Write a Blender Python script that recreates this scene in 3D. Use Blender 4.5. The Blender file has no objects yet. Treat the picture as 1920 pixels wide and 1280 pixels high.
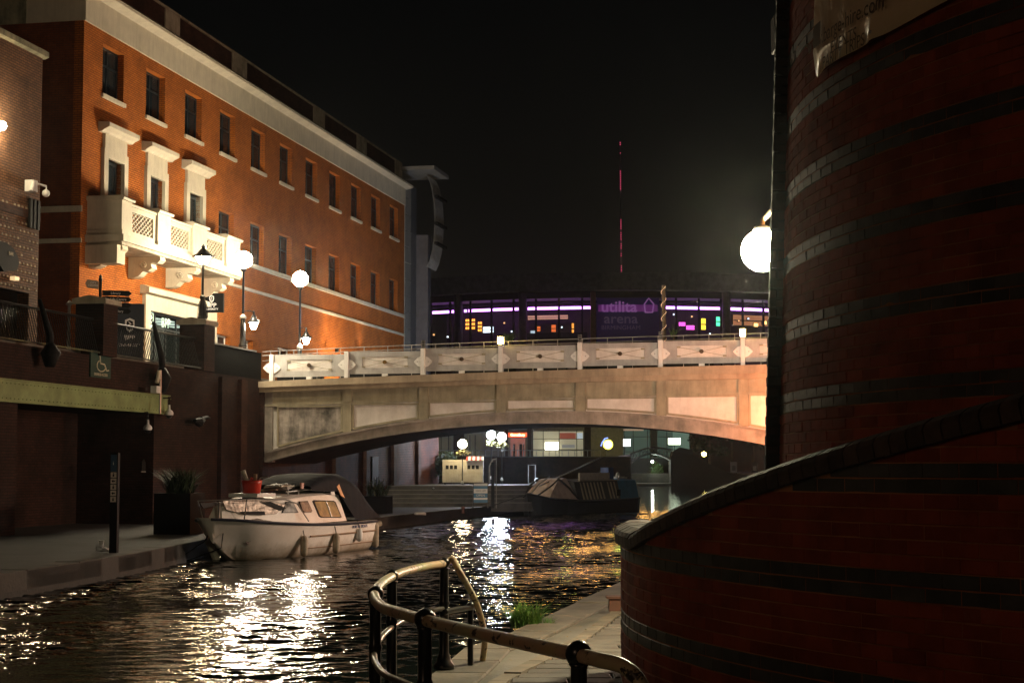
import bpy, math, random
from mathutils import Vector, Matrix, noise
random.seed(7)
R = math.radians
sc = bpy.context.scene
col = sc.collection

# ------------------------------------------------------------------ camera, world, exposure
EYE = 2.0
PITCH = math.atan(237 / 3150)
HAZE = 0.00015
cam_d = bpy.data.cameras.new('camera')
cam_d.lens = 3150 / 1920 * 36
cam_d.sensor_width = 36
cam_d.clip_start = 0.1
cam_d.clip_end = 6000
cam = bpy.data.objects.new('camera', cam_d)
cam.location = (0, 0, EYE)
cam.rotation_euler = (math.pi / 2 + PITCH, 0, 0)
col.objects.link(cam)
sc.camera = cam

world = bpy.data.worlds.new('World')
sc.world = world
world.use_nodes = True
wn = world.node_tree.nodes
wl = world.node_tree.links
bg = wn['Background']
tc = wn.new('ShaderNodeTexCoord')
sepw = wn.new('ShaderNodeSeparateXYZ')
rampw = wn.new('ShaderNodeValToRGB')
nzw = wn.new('ShaderNodeTexNoise')
nzw.inputs['Scale'].default_value = 2.2
nzw.inputs['Detail'].default_value = 4
addw = wn.new('ShaderNodeMath'); addw.operation = 'MULTIPLY_ADD'
addw.inputs[1].default_value = 0.22
wl.new(tc.outputs['Generated'], sepw.inputs[0])
wl.new(tc.outputs['Generated'], nzw.inputs['Vector'])
wl.new(nzw.outputs['Fac'], addw.inputs[0])
wl.new(sepw.outputs['Z'], addw.inputs[2])
e = rampw.color_ramp.elements
e[0].position = 0.05; e[0].color = (0.0105, 0.0092, 0.0080, 1)      # city glow low over the roofs
e[1].position = 0.50; e[1].color = (0.0010, 0.0016, 0.0020, 1)
m_ = rampw.color_ramp.elements.new(0.24); m_.color = (0.0042, 0.0040, 0.0036, 1)
wl.new(addw.outputs[0], rampw.inputs['Fac'])
wl.new(rampw.outputs['Color'], bg.inputs['Color'])
bg.inputs['Strength'].default_value = 0.6

sc.view_settings.view_transform = 'Standard'
sc.view_settings.look = 'None'
sc.view_settings.exposure = 0
sc.view_settings.gamma = 1
sc.view_settings.use_curve_mapping = False
sc.cycles.use_denoising = True
sc.cycles.max_bounces = 8
sc.cycles.transparent_max_bounces = 16
sc.cycles.caustics_reflective = False
sc.cycles.caustics_refractive = False
sc.cycles.volume_bounces = 0
sc.cycles.sample_clamp_indirect = 6

# ------------------------------------------------------------------ photograph geometry -> places
cp_, sp_ = math.cos(PITCH), math.sin(PITCH)

def ray(x, y):
    u = (x - 960) / 3150
    v = (640 - y) / 3150
    return Vector((u, cp_ - v * sp_, v * cp_ + sp_))

def at_y(x, y, Y):
    r = ray(x, y); k = Y / r.y
    return Vector((r.x * k, Y, EYE + r.z * k))

def at_z(x, y, Z):
    r = ray(x, y); k = (Z - EYE) / r.z
    return Vector((r.x * k, r.y * k, Z))

class Frame:
    """vertical plane: x along it, y to its back, z up"""
    def __init__(s, ox, oy, dx, dy):
        n = math.hypot(dx, dy)
        s.ox, s.oy, s.dx, s.dy = ox, oy, dx / n, dy / n
        s.rot = math.atan2(dy, dx)
    def hit(s, x, y, off=0.0):
        r = ray(x, y); nx, ny = -s.dy, s.dx
        k = (s.ox * nx + s.oy * ny + off) / (r.x * nx + r.y * ny)
        px, py = r.x * k - s.ox, r.y * k - s.oy
        return px * s.dx + py * s.dy, EYE + r.z * k
    def w(s, x, y=0.0, z=0.0):
        return Vector((s.ox + s.dx * x - s.dy * y, s.oy + s.dy * x + s.dx * y, z))

FAC = Frame(-5.88, 91, .2063, 1.0028)
RET = Frame(-12.25, 40.2, .2063, 1.0028)
BRG = Frame(-8.63, 57.8, 1.0028, -.2063)

# ------------------------------------------------------------------ materials
MATS = {}
def nodes_of(m):
    m.use_nodes = True
    return m.node_tree.nodes, m.node_tree.links

def mat(name, c, rough=0.6, metal=0.0, var=0.25, scale=3.0, bump=0.0, bscale=None, c2=None, spec=0.5, det=6, rnd=0.0, wpos=False, salts=0.0, streak=0.0):
    if name in MATS: return MATS[name]
    m = bpy.data.materials.new(name)
    n, l = nodes_of(m)
    b = n['Principled BSDF']
    b.inputs['Roughness'].default_value = rough
    b.inputs['Metallic'].default_value = metal
    b.inputs['Specular IOR Level'].default_value = spec
    t = n.new('ShaderNodeTexCoord')
    nz = n.new('ShaderNodeTexNoise')
    nz.inputs['Scale'].default_value = scale; nz.inputs['Detail'].default_value = det; nz.inputs['Roughness'].default_value = .62
    gp = n.new('ShaderNodeNewGeometry')
    co_ = gp.outputs['Position'] if wpos else t.outputs['Object']
    l.new(co_, nz.inputs['Vector'])
    rp = n.new('ShaderNodeValToRGB')
    if c2 is None: c2 = tuple(v * (1 - var) for v in c)
    rp.color_ramp.elements[0].position = .36; rp.color_ramp.elements[1].position = .62
    rp.color_ramp.elements[0].color = (*c2, 1); rp.color_ramp.elements[1].color = (*c, 1)
    l.new(nz.outputs['Fac'], rp.inputs['Fac'])
    out = rp.outputs['Color']
    if rnd:
        oi = n.new('ShaderNodeObjectInfo'); ge = n.new('ShaderNodeNewGeometry')
        ad = n.new('ShaderNodeMath'); ad.operation = 'ADD'
        l.new(oi.outputs['Random'], ad.inputs[0]); l.new(ge.outputs['Random Per Island'], ad.inputs[1])
        fr = n.new('ShaderNodeMath'); fr.operation = 'FRACT'; l.new(ad.outputs[0], fr.inputs[0])
        mr = n.new('ShaderNodeMapRange'); mr.inputs['To Min'].default_value = 1 - rnd; mr.inputs['To Max'].default_value = 1 + rnd
        l.new(fr.outputs[0], mr.inputs['Value'])
        mu = n.new('ShaderNodeVectorMath'); mu.operation = 'SCALE'
        l.new(out, mu.inputs[0]); l.new(mr.outputs['Result'], mu.inputs['Scale'])
        out = mu.outputs['Vector']
    if streak:
        ms_ = n.new('ShaderNodeMapping'); ms_.inputs['Scale'].default_value = (5, 5, .7); l.new(co_, ms_.inputs['Vector'])
        n4 = n.new('ShaderNodeTexNoise'); n4.inputs['Scale'].default_value = 1.0; n4.inputs['Detail'].default_value = 7; n4.inputs['Roughness'].default_value = .7
        l.new(ms_.outputs[0], n4.inputs['Vector'])
        r4 = n.new('ShaderNodeMapRange'); r4.inputs['From Min'].default_value = .38; r4.inputs['From Max'].default_value = .56; r4.inputs['To Min'].default_value = 1 - streak; r4.inputs['To Max'].default_value = 1
        l.new(n4.outputs['Fac'], r4.inputs['Value'])
        m4 = n.new('ShaderNodeVectorMath'); m4.operation = 'SCALE'; l.new(out, m4.inputs[0]); l.new(r4.outputs['Result'], m4.inputs['Scale']); out = m4.outputs['Vector']
    if salts:
        n3 = n.new('ShaderNodeTexNoise'); n3.inputs['Scale'].default_value = 2.1; n3.inputs['Detail'].default_value = 9; n3.inputs['Roughness'].default_value = .8
        l.new(co_, n3.inputs['Vector'])
        r3 = n.new('ShaderNodeMapRange'); r3.inputs['From Min'].default_value = .60; r3.inputs['From Max'].default_value = .74; r3.inputs['To Max'].default_value = salts
        l.new(n3.outputs['Fac'], r3.inputs['Value'])
        x3 = n.new('ShaderNodeMix'); x3.data_type = 'RGBA'; l.new(r3.outputs['Result'], x3.inputs[0]); l.new(out, x3.inputs[6]); x3.inputs[7].default_value = (.34, .25, .18, 1)
        out = x3.outputs[2]
    l.new(out, b.inputs['Base Color'])
    if bump:
        nb = n.new('ShaderNodeTexNoise'); nb.inputs['Scale'].default_value = bscale or scale * 6; nb.inputs['Detail'].default_value = 5
        l.new(co_, nb.inputs['Vector'])
        bp = n.new('ShaderNodeBump'); bp.inputs['Strength'].default_value = 1; bp.inputs['Distance'].default_value = bump
        l.new(nb.outputs['Fac'], bp.inputs['Height']); l.new(bp.outputs['Normal'], b.inputs['Normal'])
    MATS[name] = m
    return m

def emit(name, c, s):
    if name in MATS: return MATS[name]
    m = bpy.data.materials.new(name)
    n, l = nodes_of(m)
    b = n['Principled BSDF']
    m.cycles.emission_sampling = 'AUTO' if s < 3 else 'FRONT'
    b.inputs['Base Color'].default_value = (*[min(1, v) * .8 for v in c], 1)
    b.inputs['Emission Color'].default_value = (*c, 1)
    b.inputs['Emission Strength'].default_value = s
    MATS[name] = m
    return m

def brick_tex(name, c1, c2, mortar, w=.225, h=.075, ms=.01, bump=.006, grime=(.5, .9), rough=.8, band=None):
    if name in MATS: return MATS[name]
    m = bpy.data.materials.new(name)
    n, l = nodes_of(m)
    b = n['Principled BSDF']; b.inputs['Roughness'].default_value = rough; b.inputs['Specular IOR Level'].default_value = .2
    t = n.new('ShaderNodeTexCoord'); s = n.new('ShaderNodeSeparateXYZ'); l.new(t.outputs['Object'], s.inputs[0])
    a = n.new('ShaderNodeMath'); a.operation = 'ADD'; l.new(s.outputs['X'], a.inputs[0]); l.new(s.outputs['Y'], a.inputs[1])
    cb = n.new('ShaderNodeCombineXYZ'); l.new(a.outputs[0], cb.inputs['X']); l.new(s.outputs['Z'], cb.inputs['Y'])
    br = n.new('ShaderNodeTexBrick'); br.inputs['Scale'].default_value = 1
    br.inputs['Brick Width'].default_value = w; br.inputs['Row Height'].default_value = h
    br.inputs['Mortar Size'].default_value = ms; br.inputs['Mortar Smooth'].default_value = .3
    br.inputs['Color1'].default_value = (*c1, 1); br.inputs['Color2'].default_value = (*c2, 1); br.inputs['Mortar'].default_value = (*mortar, 1)
    l.new(cb.outputs[0], br.inputs['Vector'])
    nz = n.new('ShaderNodeTexNoise'); nz.inputs['Scale'].default_value = .9; nz.inputs['Detail'].default_value = 7; nz.inputs['Roughness'].default_value = .7
    l.new(t.outputs['Object'], nz.inputs['Vector'])
    mr = n.new('ShaderNodeMapRange'); mr.inputs['From Min'].default_value = .35; mr.inputs['From Max'].default_value = .65
    mr.inputs['To Min'].default_value = grime[0]; mr.inputs['To Max'].default_value = 1
    l.new(nz.outputs['Fac'], mr.inputs['Value'])
    mu = n.new('ShaderNodeVectorMath'); mu.operation = 'SCALE'
    l.new(br.outputs['Color'], mu.inputs[0]); l.new(mr.outputs['Result'], mu.inputs['Scale'])
    l.new(mu.outputs['Vector'], b.inputs['Base Color'])
    bp = n.new('ShaderNodeBump'); bp.invert = True; bp.inputs['Strength'].default_value = 1; bp.inputs['Distance'].default_value = bump
    l.new(br.outputs['Fac'], bp.inputs['Height']); l.new(bp.outputs['Normal'], b.inputs['Normal'])
    MATS[name] = m
    return m

def glass(name, tint=(.02, .03, .035), alpha=.35, rough=.03):
    if name in MATS: return MATS[name]
    m = bpy.data.materials.new(name)
    n, l = nodes_of(m)
    b = n['Principled BSDF']
    b.inputs['Base Color'].default_value = (*tint, 1); b.inputs['Roughness'].default_value = rough
    tr = n.new('ShaderNodeBsdfTransparent'); mx = n.new('ShaderNodeMixShader'); mx.inputs['Fac'].default_value = alpha
    l.new(tr.outputs[0], mx.inputs[1]); l.new(b.outputs[0], mx.inputs[2])
    l.new(mx.outputs[0], n['Material Output'].inputs['Surface'])
    MATS[name] = m
    return m

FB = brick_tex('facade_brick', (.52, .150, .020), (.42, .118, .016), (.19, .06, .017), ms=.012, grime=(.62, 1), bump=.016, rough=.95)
RB = brick_tex('retaining_brick', (.062, .026, .018), (.038, .018, .014), (.022, .016, .013), h=.075, grime=(.35, 1), bump=.012)
LB = brick_tex('patterned_brick', (.24, .12, .06), (.17, .085, .05), (.05, .035, .028), grime=(.5, 1), bump=.012)
DB = brick_tex('dark_brick', (.10, .045, .03), (.07, .03, .022), (.05, .035, .03), grime=(.4, 1))
CREAM = mat('cream_stone', (.56, .50, .38), .75, var=.16, scale=1.3, bump=.004, bscale=14, streak=0.12)
CREAMD = mat('weathered_stone', (.34, .31, .20), .85, c2=(.14, .14, .09), scale=1.6, bump=.006, streak=0.3)
STONE = mat('pale_stone', (.46, .41, .31), .8, c2=(.27, .235, .17), scale=1.6, bump=.006, streak=0.2)
BLACK = mat('black_paint', (.012, .012, .013), .28, var=.3)
BLACKM = mat('black_matt', (.007, .007, .0075), .7, var=.3, spec=.2)
DARKW = mat('dark_window_frame', (.02, .026, .03), .4)
WHITEP = mat('white_paint', (.80, .79, .77), .5, var=.1, streak=0.1)
GREYP = mat('grey_paint', (.43, .42, .41), .55, c2=(.33, .32, .31), scale=2.6, streak=0.14)
BPANEL = mat('pale_render_panel', (.74, .70, .66), .7, c2=(.58, .54, .50), scale=1.8, bump=.002, streak=0.08)
BSTAIN = mat('stained_render_panel', (.46, .41, .36), .75, c2=(.085, .08, .07), scale=1.5, bump=.003, streak=0.4)
BOLIVE = mat('olive_beam_paint', (.36, .32, .22), .65, c2=(.25, .225, .155), scale=1.7, streak=0.2)
BCORN = mat('tan_cornice', (.40, .32, .22), .75, c2=(.27, .215, .15), scale=1.2, bump=.003, streak=0.16)
BRIB = mat('arch_rib_paint', (.36, .31, .26), .65, c2=(.17, .155, .13), scale=1.5, bump=.003, streak=0.2)
PAVE = mat('paving', (.20, .18, .15), .62, c2=(.11, .10, .085), scale=1.1, bump=.006, bscale=22)
KERB = mat('kerb_stone', (.17, .145, .115), .75, c2=(.09, .078, .06), scale=2.0, bump=.006, bscale=18, rnd=.12, wpos=True)
SLAB = mat('paving_slab', (.14, .12, .097), .75, c2=(.075, .064, .052), scale=2.2, bump=.006, bscale=25, rnd=.18, wpos=True)
METAL = mat('galvanised_metal', (.45, .45, .44), .35, .8)
LEAF = mat('leaf_green', (.07, .13, .03), .6, c2=(.03, .06, .015), scale=5, rnd=.35)
LEAFD = mat('dark_leaf', (.03, .055, .018), .6, c2=(.015, .028, .01), scale=5, rnd=.35)
GLS = glass('window_glass', (.015, .022, .028), .6)
AGLS = glass('arena_glass', (.02, .015, .03), .18)

# ------------------------------------------------------------------ mesh builder
class MB:
    def __init__(s): s.v = []; s.f = []
    def add(s, vs, fs):
        k = len(s.v); s.v += [tuple(p) for p in vs]; s.f += [tuple(i + k for i in f) for f in fs]; return s
    def box(s, x0, x1, y0, y1, z0, z1):
        return s.add([(x, y, z) for z in (z0, z1) for y in (y0, y1) for x in (x0, x1)],
                     [(0, 2, 3, 1), (4, 5, 7, 6), (0, 1, 5, 4), (2, 6, 7, 3), (0, 4, 6, 2), (1, 3, 7, 5)])
    def bbox(s, x0, x1, y0, y1, z0, z1, b=.01):
        """box with bevelled front (-y) edge"""
        return s.add([(x0, y1, z0), (x1, y1, z0), (x1, y1, z1), (x0, y1, z1),
                      (x0, y0 + b, z0), (x1, y0 + b, z0), (x1, y0 + b, z1), (x0, y0 + b, z1),
                      (x0 + b, y0, z0 + b), (x1 - b, y0, z0 + b), (x1 - b, y0, z1 - b), (x0 + b, y0, z1 - b)],
                     [(0, 3, 2, 1), (0, 1, 5, 4), (1, 2, 6, 5), (2, 3, 7, 6), (3, 0, 4, 7),
                      (4, 5, 9, 8), (5, 6, 10, 9), (6, 7, 11, 10), (7, 4, 8, 11), (8, 9, 10, 11)])
    def prism(s, pts, y0, y1):
        """polygon (x,z) extruded along y"""
        n = len(pts)
        return s.add([(x, y0, z) for x, z in pts] + [(x, y1, z) for x, z in pts],
                     [tuple(range(n)), tuple(range(2 * n - 1, n - 1, -1))] + [(i, i + n, (i + 1) % n + n, (i + 1) % n) for i in range(n)])
    def xprism(s, pts, x0, x1):
        n = len(pts)
        return s.add([(x0, y, z) for y, z in pts] + [(x1, y, z) for y, z in pts],
                     [tuple(range(n - 1, -1, -1)), tuple(range(n, 2 * n))] + [(i, (i + 1) % n, (i + 1) % n + n, i + n) for i in range(n)])
    def slab(s, pts, z0, z1):
        n = len(pts)
        return s.add([(x, y, z0) for x, y in pts] + [(x, y, z1) for x, y in pts],
                     [tuple(range(n - 1, -1, -1)), tuple(range(n, 2 * n))] + [(i, (i + 1) % n, (i + 1) % n + n, i + n) for i in range(n)])
    def lathe(s, prof, n=16, c=(0, 0, 0)):
        k = len(s.v)
        for r, z in prof:
            for i in range(n):
                a = 2 * math.pi * i / n
                s.v.append((c[0] + r * math.cos(a), c[1] + r * math.sin(a), c[2] + z))
        for j in range(len(prof) - 1):
            for i in range(n):
                s.f.append((k + j * n + i, k + j * n + (i + 1) % n, k + (j + 1) * n + (i + 1) % n, k + (j + 1) * n + i))
        s.f.append(tuple(k + i for i in range(n - 1, -1, -1)))
        s.f.append(tuple(k + (len(prof) - 1) * n + i for i in range(n)))
        return s
    def ball(s, c, r, n=16, m=9, sz=1.0):
        prof = [(max(1e-4, r * math.sin(math.pi * j / m)), -r * sz * math.cos(math.pi * j / m)) for j in range(m + 1)]
        return s.lathe(prof, n, c)
    def tube(s, path, r, n=8, rs=None):
        path = [Vector(p) for p in path]; k = len(s.v); N = len(path)
        prev = None
        for i, p in enumerate(path):
            t = (path[min(i + 1, N - 1)] - path[max(i - 1, 0)]).normalized()
            if prev is None:
                u = t.cross(Vector((0, 0, 1)))
                if u.length < .05: u = t.cross(Vector((1, 0, 0)))
                u.normalize()
            else:
                u = (prev - t * prev.dot(t)).normalized()
            prev = u; w = t.cross(u)
            rr = rs[i] if rs else r
            for j in range(n):
                a = 2 * math.pi * j / n
                s.v.append(tuple(p + u * (rr * math.cos(a)) + w * (rr * math.sin(a))))
        for i in range(N - 1):
            for j in range(n):
                s.f.append((k + i * n + j, k + i * n + (j + 1) % n, k + (i + 1) * n + (j + 1) % n, k + (i + 1) * n + j))
        s.f.append(tuple(k + j for j in range(n - 1, -1, -1))); s.f.append(tuple(k + (N - 1) * n + j for j in range(n)))
        return s
    def mesh(s, name, m, smooth=False):
        me = bpy.data.meshes.new(name); me.from_pydata(s.v, [], s.f)
        if m: me.materials.append(m)
        if smooth:
            me.polygons.foreach_set('use_smooth', [True] * len(me.polygons))
        me.update(); return me
    def obj(s, name, m, parent=None, smooth=False, label=None, kind=None, loc=None):
        return link(name, s.mesh(name, m, smooth), parent, label, kind, loc)

def link(name, me, parent=None, label=None, kind=None, loc=None, rot=None):
    o = bpy.data.objects.new(name, me); col.objects.link(o)
    if parent: o.parent = parent
    if label: o['label'] = label
    if kind: o['kind'] = kind
    if loc is not None: o.location = loc
    if rot is not None: o.rotation_euler = rot
    return o

def tag(o, label, cat, group=None, kind=None):
    o['label'] = label; o['category'] = cat
    if group: o['group'] = group
    if kind: o['kind'] = kind
    return o

def thing(name, label, cat, loc=(0, 0, 0), rotz=0, group=None):
    o = bpy.data.objects.new(name, None); col.objects.link(o)
    o.empty_display_size = .2
    o.location = loc; o.rotation_euler = (0, 0, rotz)
    return tag(o, label, cat, group)

def fthing(F, name, label, cat, x=0, y=0, z=0, group=None):
    return thing(name, label, cat, F.w(x, y, z), F.rot, group)

def dup(root, loc, rotz, label, group=None):
    r = root.copy(); col.objects.link(r); r.location = loc; r.rotation_euler = (0, 0, rotz); r['label'] = label
    if group: r['group'] = group
    kids = [o for o in bpy.data.objects if o.parent == root]
    for ch in kids:
        c = ch.copy(); col.objects.link(c); c.parent = r
        for g in [o for o in bpy.data.objects if o.parent == ch]:
            d = g.copy(); col.objects.link(d); d.parent = c
    return r

def text(name, s, size, m, parent, x, y, z, ext=.004, align='CENTER', rot=(math.pi / 2, 0, 0), sx=1.0, bold=0.0, label=None):
    cu = bpy.data.curves.new(name, 'FONT'); cu.body = s; cu.size = size; cu.extrude = ext; cu.align_x = align; cu.align_y = 'CENTER'
    cu.offset = bold; cu.resolution_u = 3
    t = bpy.data.objects.new('tmp', cu); col.objects.link(t)
    bpy.context.view_layer.update()
    me = bpy.data.meshes.new_from_object(t.evaluated_get(bpy.context.evaluated_depsgraph_get()))
    bpy.data.objects.remove(t); bpy.data.curves.remove(cu)
    me.materials.clear(); me.materials.append(m)
    o = link(name, me, parent, label, None, (x, y, z), rot)
    o.scale = (sx, 1, 1)
    return o

def leaves(mb, c, rad, n, size, flat=1.0, rnd=random):
    """leaf-sized folded faces spread through an ellipsoid"""
    for _ in range(n):
        while True:
            p = Vector((rnd.uniform(-1, 1), rnd.uniform(-1, 1), rnd.uniform(-1, 1)))
            if p.length < 1: break
        p = p * (.55 + .45 * rnd.random())
        q = Vector((c[0] + p.x * rad[0], c[1] + p.y * rad[1], c[2] + p.z * rad[2]))
        if noise.noise(q * (1.3 / max(rad))) < -.28: continue
        d = Vector((rnd.gauss(0, 1), rnd.gauss(0, 1), rnd.gauss(0, .7) * flat)).normalized()
        u = d.cross(Vector((rnd.gauss(0, 1), rnd.gauss(0, 1), rnd.gauss(0, 1)))).normalized()
        L = size * rnd.uniform(.6, 1.3); W = L * .45
        mb.add([q, q + d * L * .5 + u * W, q + d * L, q + d * L * .5 - u * W], [(0, 1, 2, 3)])

def blades(mb, c, n, h, spread, w=.012, rnd=random, droop=.35):
    for _ in range(n):
        a = rnd.uniform(0, 2 * math.pi); rr = spread * math.sqrt(rnd.random())
        p = Vector((c[0] + rr * math.cos(a), c[1] + rr * math.sin(a), c[2]))
        b = rnd.uniform(0, 2 * math.pi); hh = h * rnd.uniform(.5, 1.1)
        d = Vector((math.cos(b), math.sin(b), 0)); s = Vector((-d.y, d.x, 0)) * w
        k = droop * hh * rnd.uniform(.3, 1.2)
        q1 = p + d * k * .35 + Vector((0, 0, hh * .6)); q2 = p + d * k + Vector((0, 0, hh))
        mb.add([p - s, p + s, q1 + s * .8, q1 - s * .8, q2], [(0, 1, 2, 3), (3, 2, 4)])

# ================================================================== SETTING
DECK = 5.15
def quay(name, pts, top, m, z0=-1.2):
    o = MB().slab(pts, z0, top).obj(name, m, kind='structure'); return o

MB().slab([(-3000, -500), (3000, -500), (3000, 5000), (-3000, 5000)], -3, -2.0).obj('ground', mat('earth', (.05, .045, .04), .9), kind='structure')

# water
wm = bpy.data.materials.new('canal_water'); n, l = nodes_of(wm)
b = n['Principled BSDF']; b.inputs['Base Color'].default_value = (.006, .008, .007, 1); b.inputs['Roughness'].default_value = .035
b.inputs['IOR'].default_value = 1.33
t = n.new('ShaderNodeTexCoord'); sx = n.new('ShaderNodeSeparateXYZ'); l.new(t.outputs['Object'], sx.inputs[0])
def wnoise(scale, sy, dist, det=2, rot=0):
    mp = n.new('ShaderNodeMapping'); mp.inputs['Scale'].default_value = (scale, scale * sy, scale); mp.inputs['Rotation'].default_value = (0, 0, rot)
    l.new(t.outputs['Object'], mp.inputs['Vector'])
    z = n.new('ShaderNodeTexNoise'); z.inputs['Scale'].default_value = 1; z.inputs['Detail'].default_value = det; z.inputs['Roughness'].default_value = .5
    l.new(mp.outputs[0], z.inputs['Vector'])
    mm = n.new('ShaderNodeMath'); mm.operation = 'MULTIPLY'; mm.inputs[1].default_value = dist; l.new(z.outputs['Fac'], mm.inputs[0])
    return mm.outputs[0]
h3 = wnoise(16., 1.2, .004, 2, .5)
calm = n.new('ShaderNodeMapRange'); calm.inputs['From Min'].default_value = 74; calm.inputs['From Max'].default_value = 82
calm.inputs['To Min'].default_value = 1; calm.inputs['To Max'].default_value = .5; l.new(sx.outputs['Y'], calm.inputs['Value'])
a3 = n.new('ShaderNodeMath'); a3.operation = 'MULTIPLY'; l.new(h3, a3.inputs[0]); l.new(calm.outputs[0], a3.inputs[1])
bp = n.new('ShaderNodeBump'); bp.inputs['Strength'].default_value = 1; bp.inputs['Distance'].default_value = 1.0
l.new(a3.outputs[0], bp.inputs['Height']); l.new(bp.outputs['Normal'], b.inputs['Normal'])
import numpy as np
def water_surface():
    """one water sheet: rippled by the breeze on this side of the bridge, calm in the basin beyond"""
    NR, NC = 1300, 720
    Yr = 10.5 * np.exp(np.linspace(0, math.log(80 / 10.5), NR))
    U = np.linspace(-.42, .32, NC)
    Yg = np.repeat(Yr[:, None], NC, 1); Xg = Yg * U[None, :]
    dy = np.gradient(Yr)[:, None]
    rng = np.random.RandomState(4)
    Z = np.zeros_like(Yg)
    patch = np.zeros_like(Yg)
    for _ in range(7):
        k = 2 * math.pi / rng.uniform(2.5, 9); th = rng.uniform(0, math.pi)
        patch += np.sin(k * (np.cos(th) * Xg + np.sin(th) * Yg) + rng.uniform(0, 6.28))
    patch = 1.0 + .22 * patch
    for i in range(72):
        lam = .075 * (.80 / .075) ** (rng.uniform(0, 1))
        th = math.pi / 2 + rng.normal(0, .40)
        k = 2 * math.pi / lam
        fade = np.clip((lam / (2.2 * dy)) - .55, 0, 1)
        Z += (WAVE / k) * fade * np.sin(k * (math.cos(th) * Xg + math.sin(th) * Yg) + rng.uniform(0, 6.28))
    Z *= np.clip(patch, .25, 1.8)
    Z *= np.clip((79 - Yg) / 5, .02, 1)
    Z[0, :] = 0; Z[-1, :] = 0; Z[:, 0] = 0; Z[:, -1] = 0
    co = np.stack([Xg, Yg, Z], -1).reshape(-1, 3)
    idx = np.arange(NR * NC).reshape(NR, NC)
    q = np.stack([idx[:-1, :-1], idx[:-1, 1:], idx[1:, 1:], idx[1:, :-1]], -1).reshape(-1, 4)
    # flat surroundings joined to the rim
    x0, x1, y0, y1 = -90, 120, -40, 330
    nv = len(co)
    ext = np.array([[x0, y0, 0], [x1, y0, 0], [x1, y1, 0], [x0, y1, 0]], dtype=float)
    co = np.concatenate([co, ext])
    c00, c01, c11, c10 = 0, NC - 1, NR * NC - 1, (NR - 1) * NC
    e = [nv, nv + 1, nv + 2, nv + 3]
    fl = np.array([[e[0], e[1], c01, c00], [e[1], e[2], c11, c01], [e[2], e[3], c10, c11], [e[3], e[0], c00, c10]])
    q = np.concatenate([q, fl])
    me = bpy.data.meshes.new('canal_water')
    me.vertices.add(len(co)); me.vertices.foreach_set('co', co.ravel())
    me.loops.add(q.size); me.loops.foreach_set('vertex_index', q.ravel().astype(np.int32))
    me.polygons.add(len(q)); me.polygons.foreach_set('loop_start', (np.arange(len(q)) * 4).astype(np.int32))
    me.polygons.foreach_set('use_smooth', np.concatenate([np.ones(len(q) - 4, bool), np.zeros(4, bool)]))
    me.materials.append(wm); me.update(); me.validate()
    link('canal_water', me, kind='structure')
WAVE = .027
water_surface()

# left quay
LQ = [(-8.6, -30), (-8.3, 15), (-7.78, 25.7), (-7.25, 30), (-7.02, 34), (-6.9, 38.2), (-5.7, 46), (-4.23, 55.8), (-2.26, 65.1), (-.6, 72), (.3, 79), (2.3, 92), (7, 130), (13.2, 196), (13.2, 320)]
quay('left_quay_pavement', LQ + [(-80, 320), (-80, -30)], .38, mat('dark_quay_paving', (.038, .034, .029), .75, c2=(.02, .018, .015), scale=1.1, bump=.006, bscale=22))
# left quay coping stones, one by one
def stones_along(path, w, L, z0, z1, parent_name, m, side=-1, y_to=60, gap=.012, name='coping_stone'):
    par = bpy.data.objects.new(parent_name, None); col.objects.link(par); par['kind'] = 'structure'
    pts = [Vector(p) for p in path]
    segs = []; acc = 0
    for a, b_ in zip(pts, pts[1:]): segs.append((acc, a, b_)); acc += (b_ - a).length
    def P(sv):
        for s0, a, b_ in reversed(segs):
            if sv >= s0:
                d = (b_ - a).normalized(); return a + d * (sv - s0), d
        return pts[0], (pts[1] - pts[0]).normalized()
    s_ = 0
    while s_ < acc - L:
        ll = L * random.uniform(.85, 1.15)
        (p, d), (q, d2) = P(s_ + gap), P(s_ + ll)
        s_ += ll
        if p.y > y_to: break
        nn = Vector((-d.y, d.x)) * (w * side)
        dz = random.uniform(-.006, .006)
        c = (p + q) / 2
        vs = [p - c, q - c, q + nn - c, p + nn - c]
        bb = .015
        mb = MB()
        lo = [(v.x, v.y, z0) for v in vs]; mid = [(v.x, v.y, z1 + dz - bb) for v in vs]
        cc = sum(vs, Vector((0, 0))) / 4
        top = [(cc.x + (v.x - cc.x) * (1 - .03), cc.y + (v.y - cc.y) * (1 - .04), z1 + dz) for v in vs]
        mb.add(lo + mid + top, [(3, 2, 1, 0)] + [(i, (i + 1) % 4, (i + 1) % 4 + 4, i + 4) for i in range(4)] + [(i + 4, (i + 1) % 4 + 4, (i + 1) % 4 + 8, i + 8) for i in range(4)] + [(8, 9, 10, 11)])
        mb.obj(name, m, par, loc=(c.x, c.y, 0))
    return par
stones_along(LQ[1:10], .45, 1.1, .10, .405, 'left_quay_edge', mat('dark_kerb', (.05, .044, .036), .75, c2=(.026, .023, .019), scale=2, bump=.006, bscale=18, rnd=.15, wpos=True), side=1, y_to=80)

# right quay
RQ = [(-1.6, -30), (-1.3, 4), (-1.05, 9), (-.72, 12.7), (-.58, 13.7), (-.43, 15.25), (-.05, 16.42), (.22, 17.72), (1.6, 24.3), (3.4, 33), (5.9, 45), (8.9, 60), (10.6, 68), (15, 78), (34, 84), (60, 90)]
quay('right_towpath_pavement', [(90, -30)] + RQ[::1] + [(90, 90)], .37, PAVE)
stones_along(RQ[1:12], .42, .95, .0, .40, 'right_towpath_edge', KERB, side=-1, y_to=40)
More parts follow.
